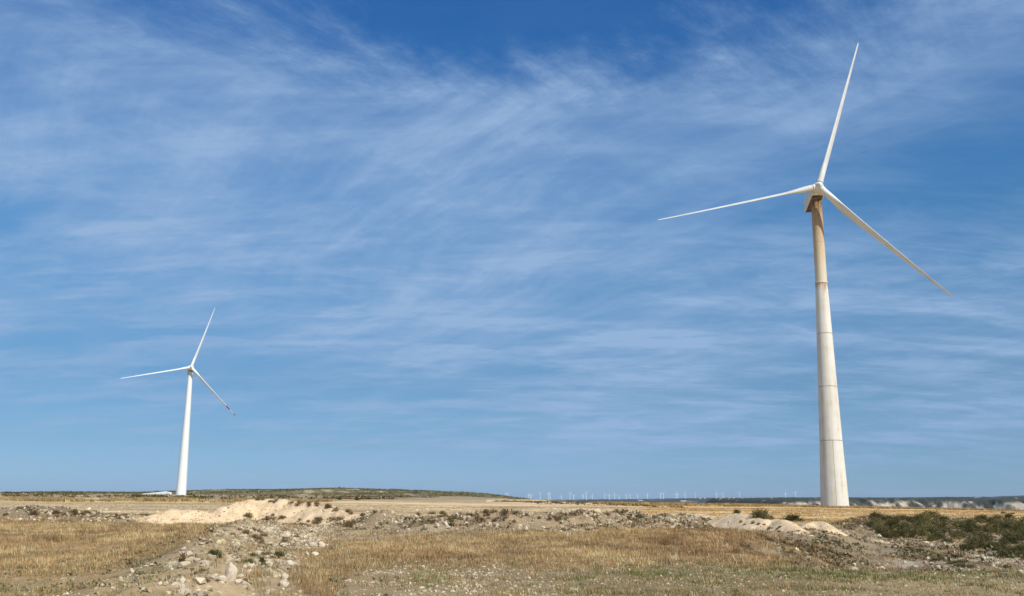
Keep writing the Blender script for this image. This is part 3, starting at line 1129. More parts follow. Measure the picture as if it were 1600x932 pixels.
single = [  # u, v of the foot, width px, height px, label
    (357, 917, 19, 30, 'upright pale boulder, tallest stone of the left foreground rubble heap'),
    (343, 920, 19, 13, 'broad pale stone leaning against the left of the upright boulder'),
    (368, 922, 20, 12, 'pale block just right below the upright boulder'),
    (333, 906, 15, 9, 'rounded pale stone left above the upright boulder'),
    (451, 886, 13, 8, 'smooth white oval stone alone in dry grass right of the heap'),
    (443, 908, 13, 10, 'grey round stone beside tall brown grass, upper of two'),
    (441, 922, 16, 10, 'white flat stone below the grey round stone'),
    (501, 855, 12, 8, 'white angular stone at the left tip of the golden grass'),
    (491, 870, 13, 6, 'flat cream stone below the white angular stone'),
    (683, 826, 9, 7, 'white block at the foot of the stone bank, left of a pair'),
    (700, 827, 9, 5, 'white flat stone at the foot of the stone bank, right of a pair'),
    (1467, 891, 8, 8, 'pale round stone standing on the rim of the hollow'),
    (136, 800, 11, 8, 'largest white stone on the left stone bank'),
    (446, 842, 16, 9, 'pale grey stone in the middle of the rubble behind the dark bushes'),
]
KEEP = []
X, Y, Z, OK = hit([s[0] for s in single], [s[1] for s in single])
for (u, v, w, h, lab), x, y, z, ok in zip(single, X, Y, Z, OK):
    r = w / F * y * .5
    rz = h / F * y * .5
    KEEP.append((x, y + r * .5, r * 1.2 + .10))
    put_rock(x, y + r * .5, z + rz * .65, 1.0, lab, None, mesh=random.choice(BRIGHTS), scale=(r * 1.15, r, rz * 1.35), rot=(random.uniform(-.1, .1), random.uniform(-.12, .12), random.uniform(-.4, .4)))

fields = [
    (HEAPZ[:1] + HEAPZ[1:4] + [(345, 832), (420, 824), (500, 830), (490, 850), (460, 880), (430, 905), (400, 940)], 80, (6, 14), 'pale limestone rock in the rubble heap in the left foreground', 'rocks of the left foreground rubble heap'),
    ([(100, 798), (140, 792), (170, 797), (230, 806), (225, 814), (150, 812), (90, 806), (0, 803), (0, 796)], 42, (4.5, 9), 'pale stone on the low stone bank at the far left', 'stones of the left bank'),
    ([(585, 812), (640, 802), (760, 804), (900, 804), (1040, 806), (1100, 812), (1000, 818), (860, 822), (760, 824), (620, 832), (575, 828)], 80, (4, 8.5), 'pale stone on the long stone bank across the centre', 'stones of the centre bank'),
    ([(1310, 880), (1450, 884), (1600, 890), (1600, 900), (1480, 893), (1320, 888)], 26, (4.5, 9), 'pale stone lying along the near rim of the right hollow', 'stones along the hollow rim'),
    ([(1370, 815), (1440, 830), (1500, 850), (1580, 866), (1600, 885), (1540, 872), (1440, 850), (1400, 838), (1330, 815)], 40, (4, 8), 'pale stone among shrubs on the right-hand bank', 'stones on the shrub bank'),
]
for k, (poly, n, (a, c), lab, grp) in enumerate(fields):
    P = sample_px(poly, n, 900 + k)
    X, Y, Z, OK = hit(P[:, 0], P[:, 1])
    for (u, v), x, y, z, ok in zip(P, X, Y, Z, OK):
        if not ok:
            continue
        w = a + (c - a) * random.random() ** 2.2
        r = min(w / F * y * .5, .32)
        put_rock(x, y, z, r, *where_rock(lab, grp, u, v))


# small loose stones: joined
def scatter_px(poly, n, seed, jit=0):
    P = sample_px(poly, n, seed)
    X, Y, Z, OK = hit(P[:, 0], P[:, 1])
    return X[OK], Y[OK], Z[OK]


def icos(sub=1):
    bm = bmesh.new()
    bmesh.ops.create_icosphere(bm, subdivisions=sub, radius=1)
    v = np.array([q.co[:] for q in bm.verts])
    f = np.array([[q.index for q in p.verts] for p in bm.faces])
    bm.free()
    return v, f


ICO = icos(1)


def joined_stones(name, X, Y, Z, Rr, mat, label, tint=(.56, .475, .345)):
    n = len(X)
    v0, f0 = ICO
    nv = len(v0)
    r = np.random.default_rng(len(X))
    V = np.repeat(v0[None], n, 0) * (1 + r.uniform(-.32, .25, (n, nv, 1)))
    a = r.uniform(0, 6.28, n)
    V *= np.stack([r.uniform(.8, 1.3, n), r.uniform(.7, 1.1, n), r.uniform(.5, .95, n)], 1)[:, None, :]
    c, s = np.cos(a)[:, None], np.sin(a)[:, None]
    x = V[..., 0] * c - V[..., 1] * s
    y = V[..., 0] * s + V[..., 1] * c
    V = np.stack([x, y, V[..., 2]], -1) * Rr[:, None, None]
    V += np.stack([X, Y, Z + Rr * .08], 1)[:, None, :]
    Fc = f0[None] + (np.arange(n) * nv)[:, None, None]
    k = r.uniform(.6, 1.2, n)
    base = np.array(tint)[None] * .94 * k[:, None]
    base[:, 2] *= r.uniform(.85, 1.08, n)
    cols = np.repeat(base[:, None, :], nv, 1).reshape(-1, 3)
    me = mesh_np(name, V.reshape(-1, 3), Fc.reshape(-1, 3), mat, False, cols)
    return stuff(link(name, me), label, 'stones')


m_, b_ = mat_new('loose_stone')
M['gravel'] = finish(m_, b_, principled(b_, b_.n('ShaderNodeAttribute', attribute_name='tint').outputs['Color'], .95, .1))

xs, ys, zs, rs = [], [], [], []


def gravel_zone(x0, x1, y0, y1, per, rmin, rmax, test, seed, pw=3.0):
    r = np.random.default_rng(seed)
    n = int((x1 - x0) * (y1 - y0) * per)
    x = r.uniform(x0, x1, n)
    y = r.uniform(y0, y1, n)
    z = HH(x, y)
    k = test(x, y, z, r)
    x, y, z = x[k], y[k], z[k]
    xs.append(x)
    ys.append(y)
    zs.append(z)
    rs.append(rmin + (rmax - rmin) * r.random(len(x)) ** pw)


def px_of(x, y, z, amp=30):
    u, v = proj(x, y, z)
    j = fbm(x / 1.3, y / 1.3, 3, 801)
    return u + amp * j * 1.5, v + amp * .6 * j


gravel_zone(-14, 2.5, 14.5, 60, 42, .012, .06, lambda x, y, z, r: inpoly(*px_of(x, y, z), STONY) & (fbm(x / 1.2, y / 1.2, 3, 811) + r.uniform(-.25, .25, len(x)) > .02), 1)
gravel_zone(-18, 0, 13.5, 58, 34, .02, .14, lambda x, y, z, r: inpoly(*px_of(x, y, z, 34), HEAPZ) & (fbm(x / 1.4, y / 1.4, 3, 815) + r.uniform(-.25, .25, len(x)) > .0), 2, 3.0)
gravel_zone(-10, 16, 14, 30, 26, .012, .045, lambda x, y, z, r: fbm(x / 1.6, y / 1.6, 3, 821) + r.uniform(-.2, .2, len(x)) > .0, 3)
gravel_zone(-70, 30, 47, 75, 16, .05, .17, lambda x, y, z, r: (np.minimum(polyline(x, y, BERM_L)[0], polyline(x, y, BERM_M)[0]) < r.uniform(.5, 3.2, len(x))) & (fbm(x / 1.5, y / 1.5, 3, 831) + r.uniform(-.12, .12, len(x)) > -.01), 4, 2.0)
gravel_zone(8, 60, 25, 95, 5, .04, .17, lambda x, y, z, r: (x > 9 + np.maximum(0, y - 38) * .5) & (fbm(x / 2.6, y / 2.6, 4, 431) + r.uniform(-.15, .15, len(x)) > .10), 5)
gravel_zone(-60, 70, 60, 125, .25, .05, .2, lambda x, y, z, r: r.random(len(x)) < .5, 6)
# stony edge between the two fields and the berm below the left turbine
gravel_zone(5, 30, 75, 160, 2.2, .05, .22, lambda x, y, z, r: np.abs(x - (8 + (110 - y) * .12 + 4 * fbm(x / 5, y / 5, 2, 841))) < r.uniform(0, 3.5, len(x)), 7)
gravel_zone(-330, -120, 300, 520, .035, .12, .5, lambda x, y, z, r: fbm(x / 14, y / 30, 3, 851) > .08, 8)
X, Y, Z, RR = map(np.concatenate, (xs, ys, zs, rs))
clear = ~on_mound(X, Y, .10)
X, Y, Z, RR = X[clear], Y[clear], Z[clear], RR[clear]
joined_stones('loose_stones', X, Y, Z, RR, M['gravel'], 'small pale loose limestone scattered over the dry ground and banks')
NSTONE = len(X)
xs, ys, zs, rs = [], [], [], []
for q, (_, mo) in enumerate(MOUNDS):
    gravel_zone(*mo.box, (7, 7, 3, 2.5, 2.5, 2.5)[q], .02, (.11, .11, .07, .07, .07, .07)[q], lambda x, y, z, r: on_mound(x, y, .03), 60 + q, 2.6)
joined_stones('earth_clods', *map(np.concatenate, (xs, ys, zs, rs)), M['gravel'], 'sandy clods lying on the spoil heaps', (.60, .455, .285))


# ------------------------------------------------------------------ grass
def blades(X, Y, Z, hgt, wid, spread, nb, cols, seed, lean=.45):
    """single-triangle blades in tufts; returns vertices and colours"""
    r = np.random.default_rng(seed)
    keep = np.ones(len(X), bool)
    for kx, ky, kr in KEEP:          # nothing grows through or right in front of the big stones
        keep &= ~((np.abs(X - kx) < kr) & (Y < ky + kr) & (Y > ky - 1.1))
    sub = lambda q: q[keep] if np.ndim(q) else q
    X, Y, Z, hgt, wid, cols = X[keep], Y[keep], Z[keep], sub(hgt), sub(wid), cols[keep]
    n = len(X)
    if n == 0:
        return np.zeros((0, 3)), np.zeros((0, 3))
    hgt = np.broadcast_to(hgt, n)
    wid = np.broadcast_to(wid, n)
    spread = np.broadcast_to(spread, n)
    a = r.uniform(0, 2 * np.pi, (n, nb))
    rad = spread[:, None] * np.sqrt(r.random((n, nb)))
    bx = X[:, None] + rad * np.cos(a)
    by = Y[:, None] + rad * np.sin(a)
    bz = np.repeat(Z[:, None] - .02, nb, 1)
    h = hgt[:, None] * r.uniform(.55, 1.15, (n, nb))
    l = h * np.abs(r.normal(0, lean, (n, nb)))
    la = a + r.normal(0, .6, (n, nb)) + 0
    tx = bx + l * np.cos(la) - .10 * h
    ty = by + l * np.sin(la)
    tz = bz + np.sqrt(np.maximum(h * h - l * l, (.3 * h) ** 2))
    o = r.uniform(0, np.pi, (n, nb))
    ox, oy = np.cos(o) * wid[:, None] * .5, np.sin(o) * wid[:, None] * .5
    V = np.stack([np.stack([bx - ox, by - oy, bz], -1), np.stack([bx + ox, by + oy, bz], -1), np.stack([tx, ty, tz], -1)], 2)
    k = r.uniform(.7, 1.25, (n, nb, 1)) * np.exp(r.normal(-.08, .28, (n, 1, 1)))
    c = np.clip(cols[:, None, :] * k, 0, .9)
    c = np.repeat(c[:, :, None, :], 3, 2)
    return V.reshape(-1, 3), c.reshape(-1, 3)


def grass_object(name, parts, label, cat):
    V = np.concatenate([p[0] for p in parts])
    Cc = np.concatenate([p[1] for p in parts])
    Fc = np.arange(len(V)).reshape(-1, 3)
    return stuff(link(name, mesh_np(name, V, Fc, M['grass'], False, Cc)), label, cat)


GOLD = np.array([(.62, .43, .20), (.54, .36, .16), (.66, .49, .26), (.44, .28, .125), (.70, .55, .32)])
GREY = np.array([(.52, .40, .22), (.58, .45, .25), (.40, .29, .15), (.46, .31, .15), (.66, .53, .32)])
GREEN = np.array([(.15, .185, .052), (.20, .225, .068), (.11, .145, .038), (.26, .26, .095), (.42, .36, .18)])
RED = np.array([(.40, .24, .115), (.46, .29, .135), (.32, .19, .09), (.54, .37, .19), (.44, .31, .16)])


def pick(pal, n, r):
    return pal[r.integers(0, len(pal), n)]


def zone_pts(x0, x1, y0, y1, per, seed):
    r = np.random.default_rng(seed)
    n = int((x1 - x0) * (y1 - y0) * per)
    x = r.uniform(x0, x1, n)
    y = r.uniform(y0, y1, n)
    k = np.abs(x) < y * .64 + 3            # the strip of land round the view
    return x[k], y[k], r


gold, grey, green = [], [], []
# golden left and middle fields
for poly, box, per, sd_ in ((GOLD_L, (-44, -5, 24, 66), 42, 21), (GOLD_M, (-14, 20, 19, 58), 55, 22)):
    x, y, r = zone_pts(*box, per, sd_)
    z = HH(x, y)
    u, v = px_of(x, y, z, 26)
    u = u + r.normal(0, 14, len(x))
    v = v + r.normal(0, 5, len(x))
    k = inpoly(u, v, poly) & (fbm(x / .8, y / 1.1, 3, 861) + .6 * fbm(x / 4, y / 3, 3, 863) + r.uniform(-.22, .22, len(x)) > -.15)
    x, y, z = x[k], y[k], z[k]
    u, v = u[k], v[k]
    col = pick(GOLD, len(x), r)
    rd = inpoly(u, v, RED_M) | (fbm(x / 3.5, y / 3.5, 3, 871) > .14)
    mixr = r.random(len(x)) < .62
    col = np.where((rd & mixr)[:, None], pick(RED, len(x), r), col)
    tone = np.exp(1.5 * fbm(x / 1.6, y / 2.2, 4, 881, .65) - .06)
    col = col * tone[:, None]
    gold.append(blades(x, y, z, .135 * (1 + 1.6 * (fbm(x / 1.0, y / 1.0, 2, 891) + .05)) * np.where(r.random(len(x)) < .04, 1.8, 1.0), .007 + .00040 * y, .12, 9, col, sd_, .7))
# fore edge: mixed straw, grey and green tufts
x, y, r = zone_pts(-16, 18, 13, 31, 62, 23)
z = HH(x, y)
u, v = px_of(x, y, z, 24)
st = inpoly(u, v, STONY)
hp = inpoly(u, v, HEAPZ)
g0 = fbm(x / 1.9, y / 1.9, 3, 901)
den = np.where(hp, .08, np.where(st, .06, .26))
k = g0 + r.uniform(-.28, .28, len(x)) < den
x, y, z, u, v, g0, st, hp = (q[k] for q in (x, y, z, u, v, g0, st, hp))
gz = (inpoly(u, v, [(850, 892), (1000, 882), (1200, 880), (1400, 884), (1700, 894), (1700, 945), (850, 945)]) | inpoly(u, v, [(-60, 885), (40, 880), (70, 905), (40, 930), (-60, 935)]) | inpoly(u, v, [(180, 885), (260, 868), (300, 862), (290, 890), (250, 925), (170, 935)]))
gb = inpoly(u, v, [(960, 886), (1150, 878), (1300, 882), (1450, 888), (1700, 898), (1700, 916), (1300, 906), (1000, 900)])
pg = np.where(gb, .75, np.where(gz, .42, .10)) + .9 * np.maximum(0, fbm(x / 1.4, y / 1.4, 3, 911))
isg = r.random(len(x)) < pg
col = np.where((r.random(len(x)) < .72)[:, None], pick(GOLD, len(x), r), pick(GREY, len(x), r))
hh_ = .105 * (1 + 1.6 * (fbm(x / .9, y / .9, 2, 921)))
gk = isg
grey.append(blades(x[~gk], y[~gk], z[~gk], hh_[~gk], .006 + .0004 * y[~gk], .09, 8, col[~gk], 24, .8))
green.append(blades(x[gk], y[gk], z[gk], hh_[gk] * .95, .007 + .0004 * y[gk], .08, 8, pick(GREEN, gk.sum(), r), 25, .7))
# taller brown tufts beside the heap
x, y, z = scatter_px([(470, 885), (540, 878), (560, 895), (530, 932), (450, 936), (445, 910)], 150, 26)
gold.append(blades(x, y, z, .19, .012, .14, 9, pick(RED, len(x), np.random.default_rng(1)), 26))
x, y, z = scatter_px([(385, 905), (420, 885), (455, 890), (440, 935), (375, 938)], 70, 27)
grey.append(blades(x, y, z, .18, .012, .14, 9, pick(GREY, len(x), np.random.default_rng(2)), 27))
# thin straw between everything else out to the field edge
x, y, r = zone_pts(-52, 60, 27, 84, 14, 28)
z = HH(x, y)
u, v = px_of(x, y, z, 20)
onm = on_mound(x, y, .06)
k = ~onm & ~inpoly(u, v, GOLD_L) & ~inpoly(u, v, GOLD_M) & (fbm(x / 2.1, y / 2.1, 3, 931) + r.uniform(-.2, .2, len(x)) > -.06) & (v > 798)
x, y, z = x[k], y[k], z[k]
col = np.where((r.random(len(x)) < .35)[:, None], pick(RED, len(x), r), pick(GREY, len(x), r)) * .92
grey.append(blades(x, y, z, .15 * (1 + 1.5 * fbm(x / 1.1, y / 1.1, 2, 935)), .010 + .00042 * y, .15, 8, col, 28, .8))
# bright weeds at the centre of the fore edge
x, y, z = scatter_px([(630, 908), (655, 888), (700, 890), (710, 914), (665, 922)], 110, 29)
green.append(blades(x, y, z, .12, .014, .09, 10, pick(np.array([(.20, .24, .06), (.26, .28, .09), (.34, .33, .16)]), len(x), np.random.default_rng(3)), 29))
# stubble on the fields and the yellow strip at the far left field edge
x, y, r = zone_pts(-75, 100, 74, 170, 3.0, 30)
z = HH(x, y)
u, v = proj(x, y, z)
onm = on_mound(x, y)
k = ~onm & (r.random(len(x)) < np.where(u > 1000, .9, .7))
x, y, z, u = x[k], y[k], z[k], u[k]
col = np.where((u > 1010)[:, None], pick(np.array([(.50, .31, .13), (.44, .26, .10), (.53, .36, .17)]), len(x), r), pick(np.array([(.46, .36, .22), (.40, .31, .18), (.50, .40, .25)]), len(x), r))
gold.append(blades(x, y, z, .12, .05, .22, 5, col, 30))
x, y, r = zone_pts(-130, -40, 178, 225, 1.6, 31)
z = HH(x, y)
k = fbm(x / 6, y / 9, 3, 941) + r.uniform(-.1, .1, len(x)) > .05
x, y, z = x[k], y[k], z[k]
gold.append(blades(x, y, z, .75, .16, .5, 9, pick(np.array([(.52, .38, .17), (.46, .33, .14), (.40, .28, .13)]), len(x), r), 31))
x, y, r = zone_pts(0, 140, 195, 262, 1.0, 32)
z = HH(x, y)
k = fbm(x / 8, y / 12, 3, 951) + r.uniform(-.15, .15, len(x)) > .02 + .3 * (1 - sm(0, 40, x))
x, y, z = x[k], y[k], z[k]
gold.append(blades(x, y, z, .5, .14, .5, 8, pick(np.array([(.56, .42, .19), (.48, .33, .13), (.36, .23, .10)]), len(x), r), 32))
grass_object('dry_golden_grass', gold, 'dry golden brown grass and stubble covering the fields', 'grass')
grass_object('straw_grass', grey, 'grey straw tufts between the stones', 'grass')
grass_object('green_grass', green, 'short green grass and weeds along the foreground', 'grass')


# ------------------------------------------------------------------ shrubs
def foliage_mesh(name, seed, nclump, nleaf, pal, leaf=.055, flat=.75, pr=.17):
    """crown of radius about 1 made of small leaf faces grouped in uneven clumps"""
    r = np.random.default_rng(seed)
    V, Cc = [], []
    for k in range(nclump):
        a = r.uniform(0, 2 * np.pi)
        e = np.arcsin(r.uniform(.0, 1))
        rr = r.uniform(.45, .92)
        c = np.array([rr * np.cos(e) * np.cos(a), rr * np.cos(e) * np.sin(a), rr * np.sin(e) * flat + .08])
        s = r.uniform(.7, 1.35) * pr
        p = c + r.normal(0, 1, (nleaf, 3)) * s * np.array([1, 1, .85])
        p[:, 2] = np.maximum(p[:, 2], .02)
        t = r.normal(0, 1, (nleaf, 3))
        t /= np.linalg.norm(t, axis=1)[:, None]
        b = np.cross(t, r.normal(0, 1, (nleaf, 3)))
        b /= np.linalg.norm(b, axis=1)[:, None]
        L = leaf * r.uniform(.7, 1.5, (nleaf, 1))
        V.append(np.stack([p - b * L * .5, p + b * L * .5, p + t * L * 1.6], 1))
        base = pal[r.integers(0, len(pal))] * r.uniform(.55, 1.5)
        cc = np.clip(base[None] * r.uniform(.75, 1.3, (nleaf, 1)), 0, .8)
        Cc.append(np.repeat(cc[:, None, :], 3, 1))
    V = np.concatenate(V).reshape(-1, 3)
    Cc = np.concatenate(Cc).reshape(-1, 3)
    return mesh_np(name, V, np.arange(len(V)).reshape(-1, 3), M['leaf'], False, Cc)


def stem_mesh(name, seed, n=9, thick=.035):
    r = random.Random(seed)
    v, f = [], []
    for k in range(n):
        a = r.uniform(0, 6.28)
        tx, ty, tz = .55 * math.cos(a) * r.uniform(.3, 1), .55 * math.sin(a) * r.uniform(.3, 1), r.uniform(.4, .75)
        b = len(v)
        for (px_, py_, pz_, rad) in ((0, 0, -.08, thick), (tx * .45, ty * .45, tz * .55, thick * .7), (tx, ty, tz, thick * .3)):
            for j in range(4):
                q = j * math.pi / 2
                v.append((px_ + rad * math.cos(q), py_ + rad * math.sin(q), pz_))
        for s in range(2):
            for j in range(4):
                jj = (j + 1) % 4
                f.append((b + s * 4 + j, b + s * 4 + jj, b + s * 4 + 4 + jj, b + s * 4 + 4 + j))
    return pydata(name, v, f, M['stem'])


DARK = np.array([(.050, .056, .019), (.068, .072, .025), (.095, .092, .036), (.125, .110, .055)])
OLIVE = np.array([(.12, .115, .038), (.16, .14, .052), (.20, .155, .075), (.085, .09, .03)])
WEED = np.array([(.20, .125, .065), (.16, .10, .05), (.25, .17, .09), (.13, .085, .045)])
SH_D = [foliage_mesh('foliage', 40 + i, 34, 60, DARK) for i in range(4)]
SH_O = [foliage_mesh('foliage', 50 + i, 30, 52, OLIVE) for i in range(4)]
SH_W = [foliage_mesh('foliage', 60 + i, 22, 26, WEED, leaf=.075, flat=.8) for i in range(4)]
STEMS = [stem_mesh('stem', 70 + i) for i in range(3)]


def shrub(x, y, z, w, h, label, group, kinds, name='shrub', cat='shrub'):
    root = bpy.data.objects.new(name, None)
    C.objects.link(root)
    root.location = (x, y, z - .04)
    root.rotation_euler = (0, 0, random.uniform(0, 6.28))
    root.scale = (w * .5, w * .5, h)
    tag(root, label, cat, group)
    link('foliage', random.choice(kinds), root)
    link('stems', random.choice(STEMS), root)
    return root


one = [  # u, v foot, width px, height px, kind, label
    (1152, 803, 13, 9, SH_D, 'small round dark bush behind the sandy heap, leftmost of three'),
    (1187, 810, 30, 18, SH_D, 'broad dark bush with two domes behind the tall sandy heap'),
    (1203, 812, 16, 9, SH_O, 'brownish low bush at the right foot of the two-domed bush'),
    (1238, 815, 31, 15, SH_D, 'round dark bush standing alone above the steep sandy heap'),
    (1395, 806, 0, 0, SH_D, None),
    (335, 871, 24, 17, SH_D, 'dark green bush in the rubble, left of the low dark cluster'),
    (386, 884, 27, 14, SH_D, 'low dark bush in the rubble, lowest of the dark cluster'),
    (408, 880, 20, 13, SH_D, 'small dark bush at the right end of the low dark cluster'),
    (393, 869, 14, 9, SH_D, 'little dark bush at the top of the low dark cluster'),
    (417, 868, 15, 9, SH_O, 'olive green low bush between the dark bushes of the rubble heap'),
    (436, 871, 18, 12, SH_D, 'dark bush at the right edge of the rubble heap'),
    (291, 880, 26, 20, SH_W, 'brown dried bush left of the rubble heap, above the pale soil'),
    (1567, 803, 7, 5, SH_D, 'tiny dark bush at the far edge of the golden field, left of two'),
    (1583, 804, 6, 4, SH_D, 'tiny dark bush at the far edge of the golden field, right of two'),
    (320, 914, 18, 13, SH_W, 'brown dried weed just left of the upright boulder'),
]
one = [q for q in one if q[5]]
X, Y, Z, OK = hit([s[0] for s in one], [s[1] for s in one])
for (u, v, w, h, kd, lab), x, y, z, ok in zip(one, X, Y, Z, OK):
    if ok:
        shrub(x, y, z, w / F * y, h / F * y, lab, None, kd)

masses = [
    ([(1357, 826), (1362, 812), (1400, 808), (1450, 808), (1480, 815), (1530, 822), (1600, 820), (1640, 826), (1640, 885), (1600, 880), (1560, 868), (1500, 860), (1440, 842), (1400, 848), (1380, 838)], 140, (15, 30), (.42, .66), None,
     'dark green shrub in the dense thicket covering the right-hand bank', 'shrubs of the right-hand bank'),
    ([(1525, 812), (1560, 810), (1640, 814), (1640, 822), (1570, 820), (1530, 818)], 12, (14, 24), (.45, .6), None,
     'dark shrub along the top of the bank at the right edge', 'shrubs on the bank top'),
    ([(1410, 856), (1450, 862), (1500, 880), (1525, 890), (1490, 887), (1440, 872)], 14, (12, 22), (.35, .5), SH_O,
     'low olive shrub in the strip below the thicket of the right bank', 'low shrubs below the thicket'),
    ([(1255, 846), (1320, 849), (1340, 853), (1300, 856), (1260, 852)], 8, (9, 15), (.35, .5), SH_O,
     'low grey-brown shrub at the foot of the right sandy heaps', 'low shrubs at the foot of the sandy heaps'),
]
for k, (poly, n, (a, c), (h0, h1), kd, lab, grp) in enumerate(masses):
    P = sample_px(poly, n, 960 + k)
    X, Y, Z, OK = hit(P[:, 0], P[:, 1])
    for (u, v), x, y, z, ok in zip(P, X, Y, Z, OK):
        if not ok:
            continue
        w = random.uniform(a, c) / F * y
        kk = kd or (SH_D if random.random() < .45 else SH_O)
        shrub(x, y, z, w, w * random.uniform(h0, h1), *where_rock(lab, grp, u, v), kk)

weeds = [
    ([(375, 782), (430, 781), (500, 790), (560, 803), (585, 812), (540, 805), (480, 794), (420, 786)], 26, (6, 12), 'brown dried weed growing along the crest of the largest sandy heap', 'weeds on the largest heap'),
    ([(390, 806), (520, 812), (590, 820), (560, 828), (480, 824), (400, 815), (330, 806)], 26, (8, 17), 'brown dried weed along the foot of the largest sandy heap', 'weeds at the foot of the largest heap'),
    ([(600, 806), (700, 802), (800, 802), (930, 804), (1030, 810), (930, 818), (800, 822), (700, 818), (620, 818)], 44, (7, 15), 'brown dried weed on the long stone bank across the centre', 'weeds on the centre bank'),
    ([(0, 804), (100, 800), (230, 806), (225, 814), (100, 810), (0, 808)], 24, (7, 14), 'brown dried weed on the low stone bank at far left', 'weeds on the left bank'),
    ([(1140, 812), (1180, 816), (1240, 830), (1310, 838), (1320, 842), (1250, 838), (1170, 824), (1130, 814)], 24, (4, 8), 'tiny dried weed on the slope of the right sandy heaps', 'weeds on the right heaps'),
    ([(1150, 828), (1240, 846), (1300, 866), (1330, 878), (1260, 864), (1200, 846)], 22, (8, 16), 'brown dried weed along the edge between grass and hollow', 'weeds along the hollow edge'),
    ([(300, 830), (420, 822), (480, 835), (440, 860), (340, 850)], 22, (8, 16), 'grey-brown weed among the stones of the rubble heap', 'weeds in the rubble heap'),
]
for k, (poly, n, (a, c), lab, grp) in enumerate(weeds):
    P = sample_px(poly, n, 980 + k)
    X, Y, Z, OK = hit(P[:, 0], P[:, 1])
    for (u, v), x, y, z, ok in zip(P, X, Y, Z, OK):
        if ok:
            w = random.uniform(a, c) / F * y
            shrub(x, y, z, w, w * random.uniform(.5, .75), *where_rock(lab, grp, u, v), SH_W if random.random() < .8 else SH_O, 'dry_weed', 'weed')


# low scrub far off: one mass
def scrub_mass(name, X, Y, Z, rad, pal, label, nl=14, seed=3):
    r = np.random.default_rng(seed)
    n = len(X)
    p = r.normal(0, 1, (n, nl, 3)) * (rad[:, None, None] * np.array([.55, .55, .32]))
    p[..., 2] = np.abs(p[..., 2])
    p += np.stack([X, Y, Z], 1)[:, None, :]
    t = r.normal(0, 1, (n, nl, 3))
    t /= np.linalg.norm(t, axis=-1)[..., None]
    b = np.cross(t, r.normal(0, 1, (n, nl, 3)))
    b /= np.linalg.norm(b, axis=-1)[..., None]
    L = rad[:, None, None] * r.uniform(.35, .7, (n, nl, 1))
    V = np.stack([p - b * L * .6, p + b * L * .6, p + t * L * 1.1], 2)
    c = pal[r.integers(0, len(pal), n)][:, None, :] * r.uniform(.75, 1.25, (n, nl, 1))
    c = np.repeat(c[:, :, None, :], 3, 2)
    V = V.reshape(-1, 3)
    return stuff(link(name, mesh_np(name, V, np.arange(len(V)).reshape(-1, 3), M['leaf'], False, c.reshape(-1, 3))), label, 'scrub')


def brush_pts(x0, x1, y0, y1, n, test, seed):
    r = np.random.default_rng(seed)
    x = r.uniform(x0, x1, n)
    y = r.uniform(y0, y1, n)
    k = test(x, y, r) & ~on_mound(x, y, .06)
    bu, bv = proj(x, y, HH(x, y))
    k &= ~((bu > 1130) & (bu < 1325) & (bv < 846) & (r.random(len(x)) < .7))
    for kx, ky, kr in KEEP:
        k &= ~((np.abs(x - kx) < kr + .1) & (y < ky + kr) & (y > ky - 1.3))
    return x[k], y[k]


bx1, by1 = brush_pts(8, 58, 27, 96, 17000, lambda x, y, r: (x > 8.5 + np.maximum(0, y - 38) * .46) & (fbm(x / 1.6 + y / 5, y / 3.5, 4, 433) + r.uniform(-.12, .12, len(x)) > .03), 1)
bx2, by2 = brush_pts(-66, 26, 46, 76, 30000, lambda x, y, r: (np.minimum(polyline(x, y, BERM_L)[0], polyline(x, y, BERM_M)[0]) < r.uniform(.8, 3.6, len(x))) & (fbm(x / 1.3, y / 1.3, 3, 437) > .0), 2)
bx3, by3 = brush_pts(-20, 0, 14, 60, 12000, lambda x, y, r: (polyline(x, y, HEAP)[0] < r.uniform(.5, 5.0, len(x))) & (fbm(x / 1.1, y / 1.1, 3, 439) + r.uniform(-.1, .1, len(x)) > .08), 3)
X = np.concatenate([bx1, bx2, bx3])
Y = np.concatenate([by1, by2, by3])
rr_ = np.random.default_rng(9)
rad = np.concatenate([rr_.uniform(.10, .30, len(bx1)), rr_.uniform(.08, .24, len(bx2)), rr_.uniform(.05, .15, len(bx3))])
BR = np.array([(.26, .20, .12), (.20, .145, .08), (.32, .255, .165), (.15, .125, .06), (.17, .155, .075), (.36, .29, .19)])
scrub_mass('low_brush', X, Y, HH(X, Y) - .02, rad, BR, 'low dry brown brush growing over the stone banks, rubble and hollow', 12, 8)
r = np.random.default_rng(77)
x = r.uniform(-420, 30, 22000)
y = r.uniform(450, 960, 22000)
z = hill_h(x, y)
g = H(x, y)
k = (z > g + .1) & (fbm(x / 18, y / 30, 3, 971) + r.uniform(-.2, .2, len(x)) > -.12)
scrub_mass('hill_scrub', x[k], y[k], z[k], r.uniform(.4, 1.1, k.sum()), np.concatenate([DARK * 1.3, OLIVE]), 'low dark scrub covering the hill beyond the stubble field', 9)
x = r.uniform(-380, -40, 9000)
y = r.uniform(250, 600, 9000)
z = HH(x, y)
k = (fbm(x / 24, y / 50, 3, 981) + r.uniform(-.12, .12, len(x)) > .13) & ~((x > -245) & (x < -185) & (y > 480))
x2 = r.uniform(-5, 32, 1500)
y2 = 262 - 2.2 * x2 + r.normal(0, 16, 1500)
y2 = np.clip(y2, 110, 300)
z2 = HH(x2, y2)
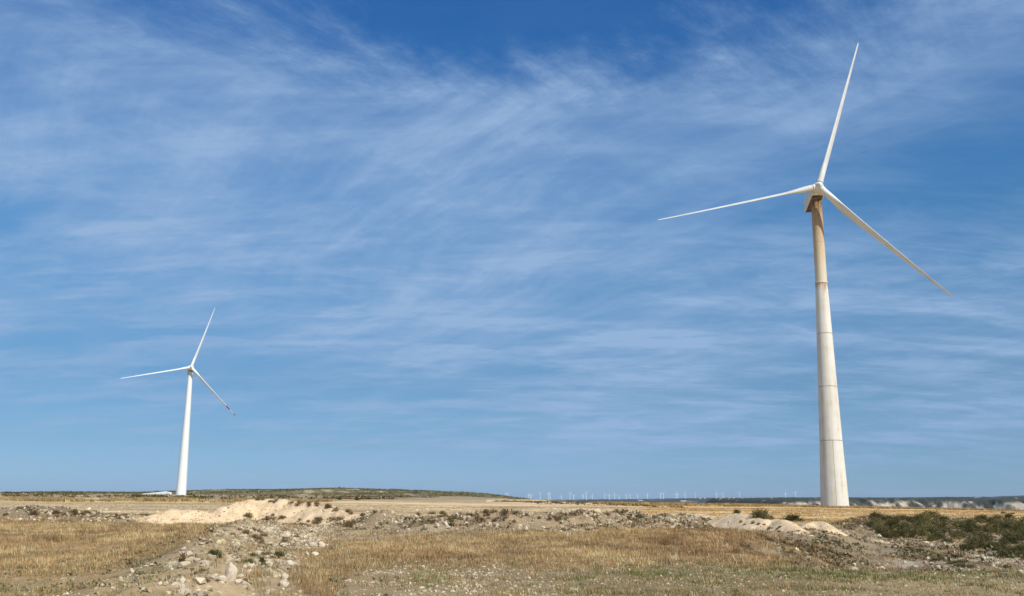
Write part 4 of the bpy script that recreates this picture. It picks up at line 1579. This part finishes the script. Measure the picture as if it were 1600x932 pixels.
k2 = fbm(x2 / 8, y2 / 10, 2, 985) > 0
X = np.concatenate([x[k], x2[k2]])
Y = np.concatenate([y[k], y2[k2]])
Z = np.concatenate([z[k], z2[k2]])
scrub_mass('field_scrub', X, Y, Z, np.concatenate([r.uniform(.35, 1.1, k.sum()), r.uniform(.15, .4, k2.sum())]), np.concatenate([DARK, OLIVE, WEED]), 'low dark scrub on the stony land beyond the fields', 10, 5)
for i, (u, v, w, h, lab) in enumerate([
        (10, 774, 14, 4, 'low dark bush on the left horizon, leftmost of three'),
        (25, 774, 9, 3.5, 'low dark bush on the left horizon, middle of three'),
        (42, 774, 8, 4, 'low dark bush on the left horizon, rightmost of three'),
        (215, 781, 24, 7, 'wide dark bush below the lying turbine blade'),
        (296, 774, 13, 3, 'low black-green bush just right of the left turbine foot'),
        (530, 769, 3.5, 3, 'single small tree on the crest of the scrub hill')]):
    D = (560, 560, 560, 290, 578, 880)[i]
    x, y, z = at(u, v, D)
    z = float(HH(np.array([x]), np.array([y]))[0])
    shrub(x, y, z, w / F * y, h / F * y, lab, None, SH_D, 'bush', 'bush')

# ------------------------------------------------------------------ haze
m_, b_ = mat_new('thin_air')
pv = b_.n('ShaderNodeVolumePrincipled', ins={'Color': (.66, .80, 1.0, 1), 'Density': 0.000024, 'Anisotropy': 0.0})
o_ = b_.n('ShaderNodeOutputMaterial')
m_.node_tree.links.new(pv.outputs[0], o_.inputs['Volume'])
lo, hi = -180.0, 125.0
bx = [(-9100, -9100, lo), (9100, -9100, lo), (9100, 14100, lo), (-9100, 14100, lo), (-9100, -9100, hi), (9100, -9100, hi), (9100, 14100, hi), (-9100, 14100, hi)]
fz = [(3, 2, 1, 0), (4, 5, 6, 7), (0, 1, 5, 4), (1, 2, 6, 5), (2, 3, 7, 6), (3, 0, 4, 7)]
hz = link('haze', pydata('haze', bx, fz, m_, False))
hz['kind'] = 'stuff'
hz['label'] = 'thin blue air haze over the plain'
hz['category'] = 'haze'
print('stones', NSTONE, 'objects', len(bpy.data.objects))
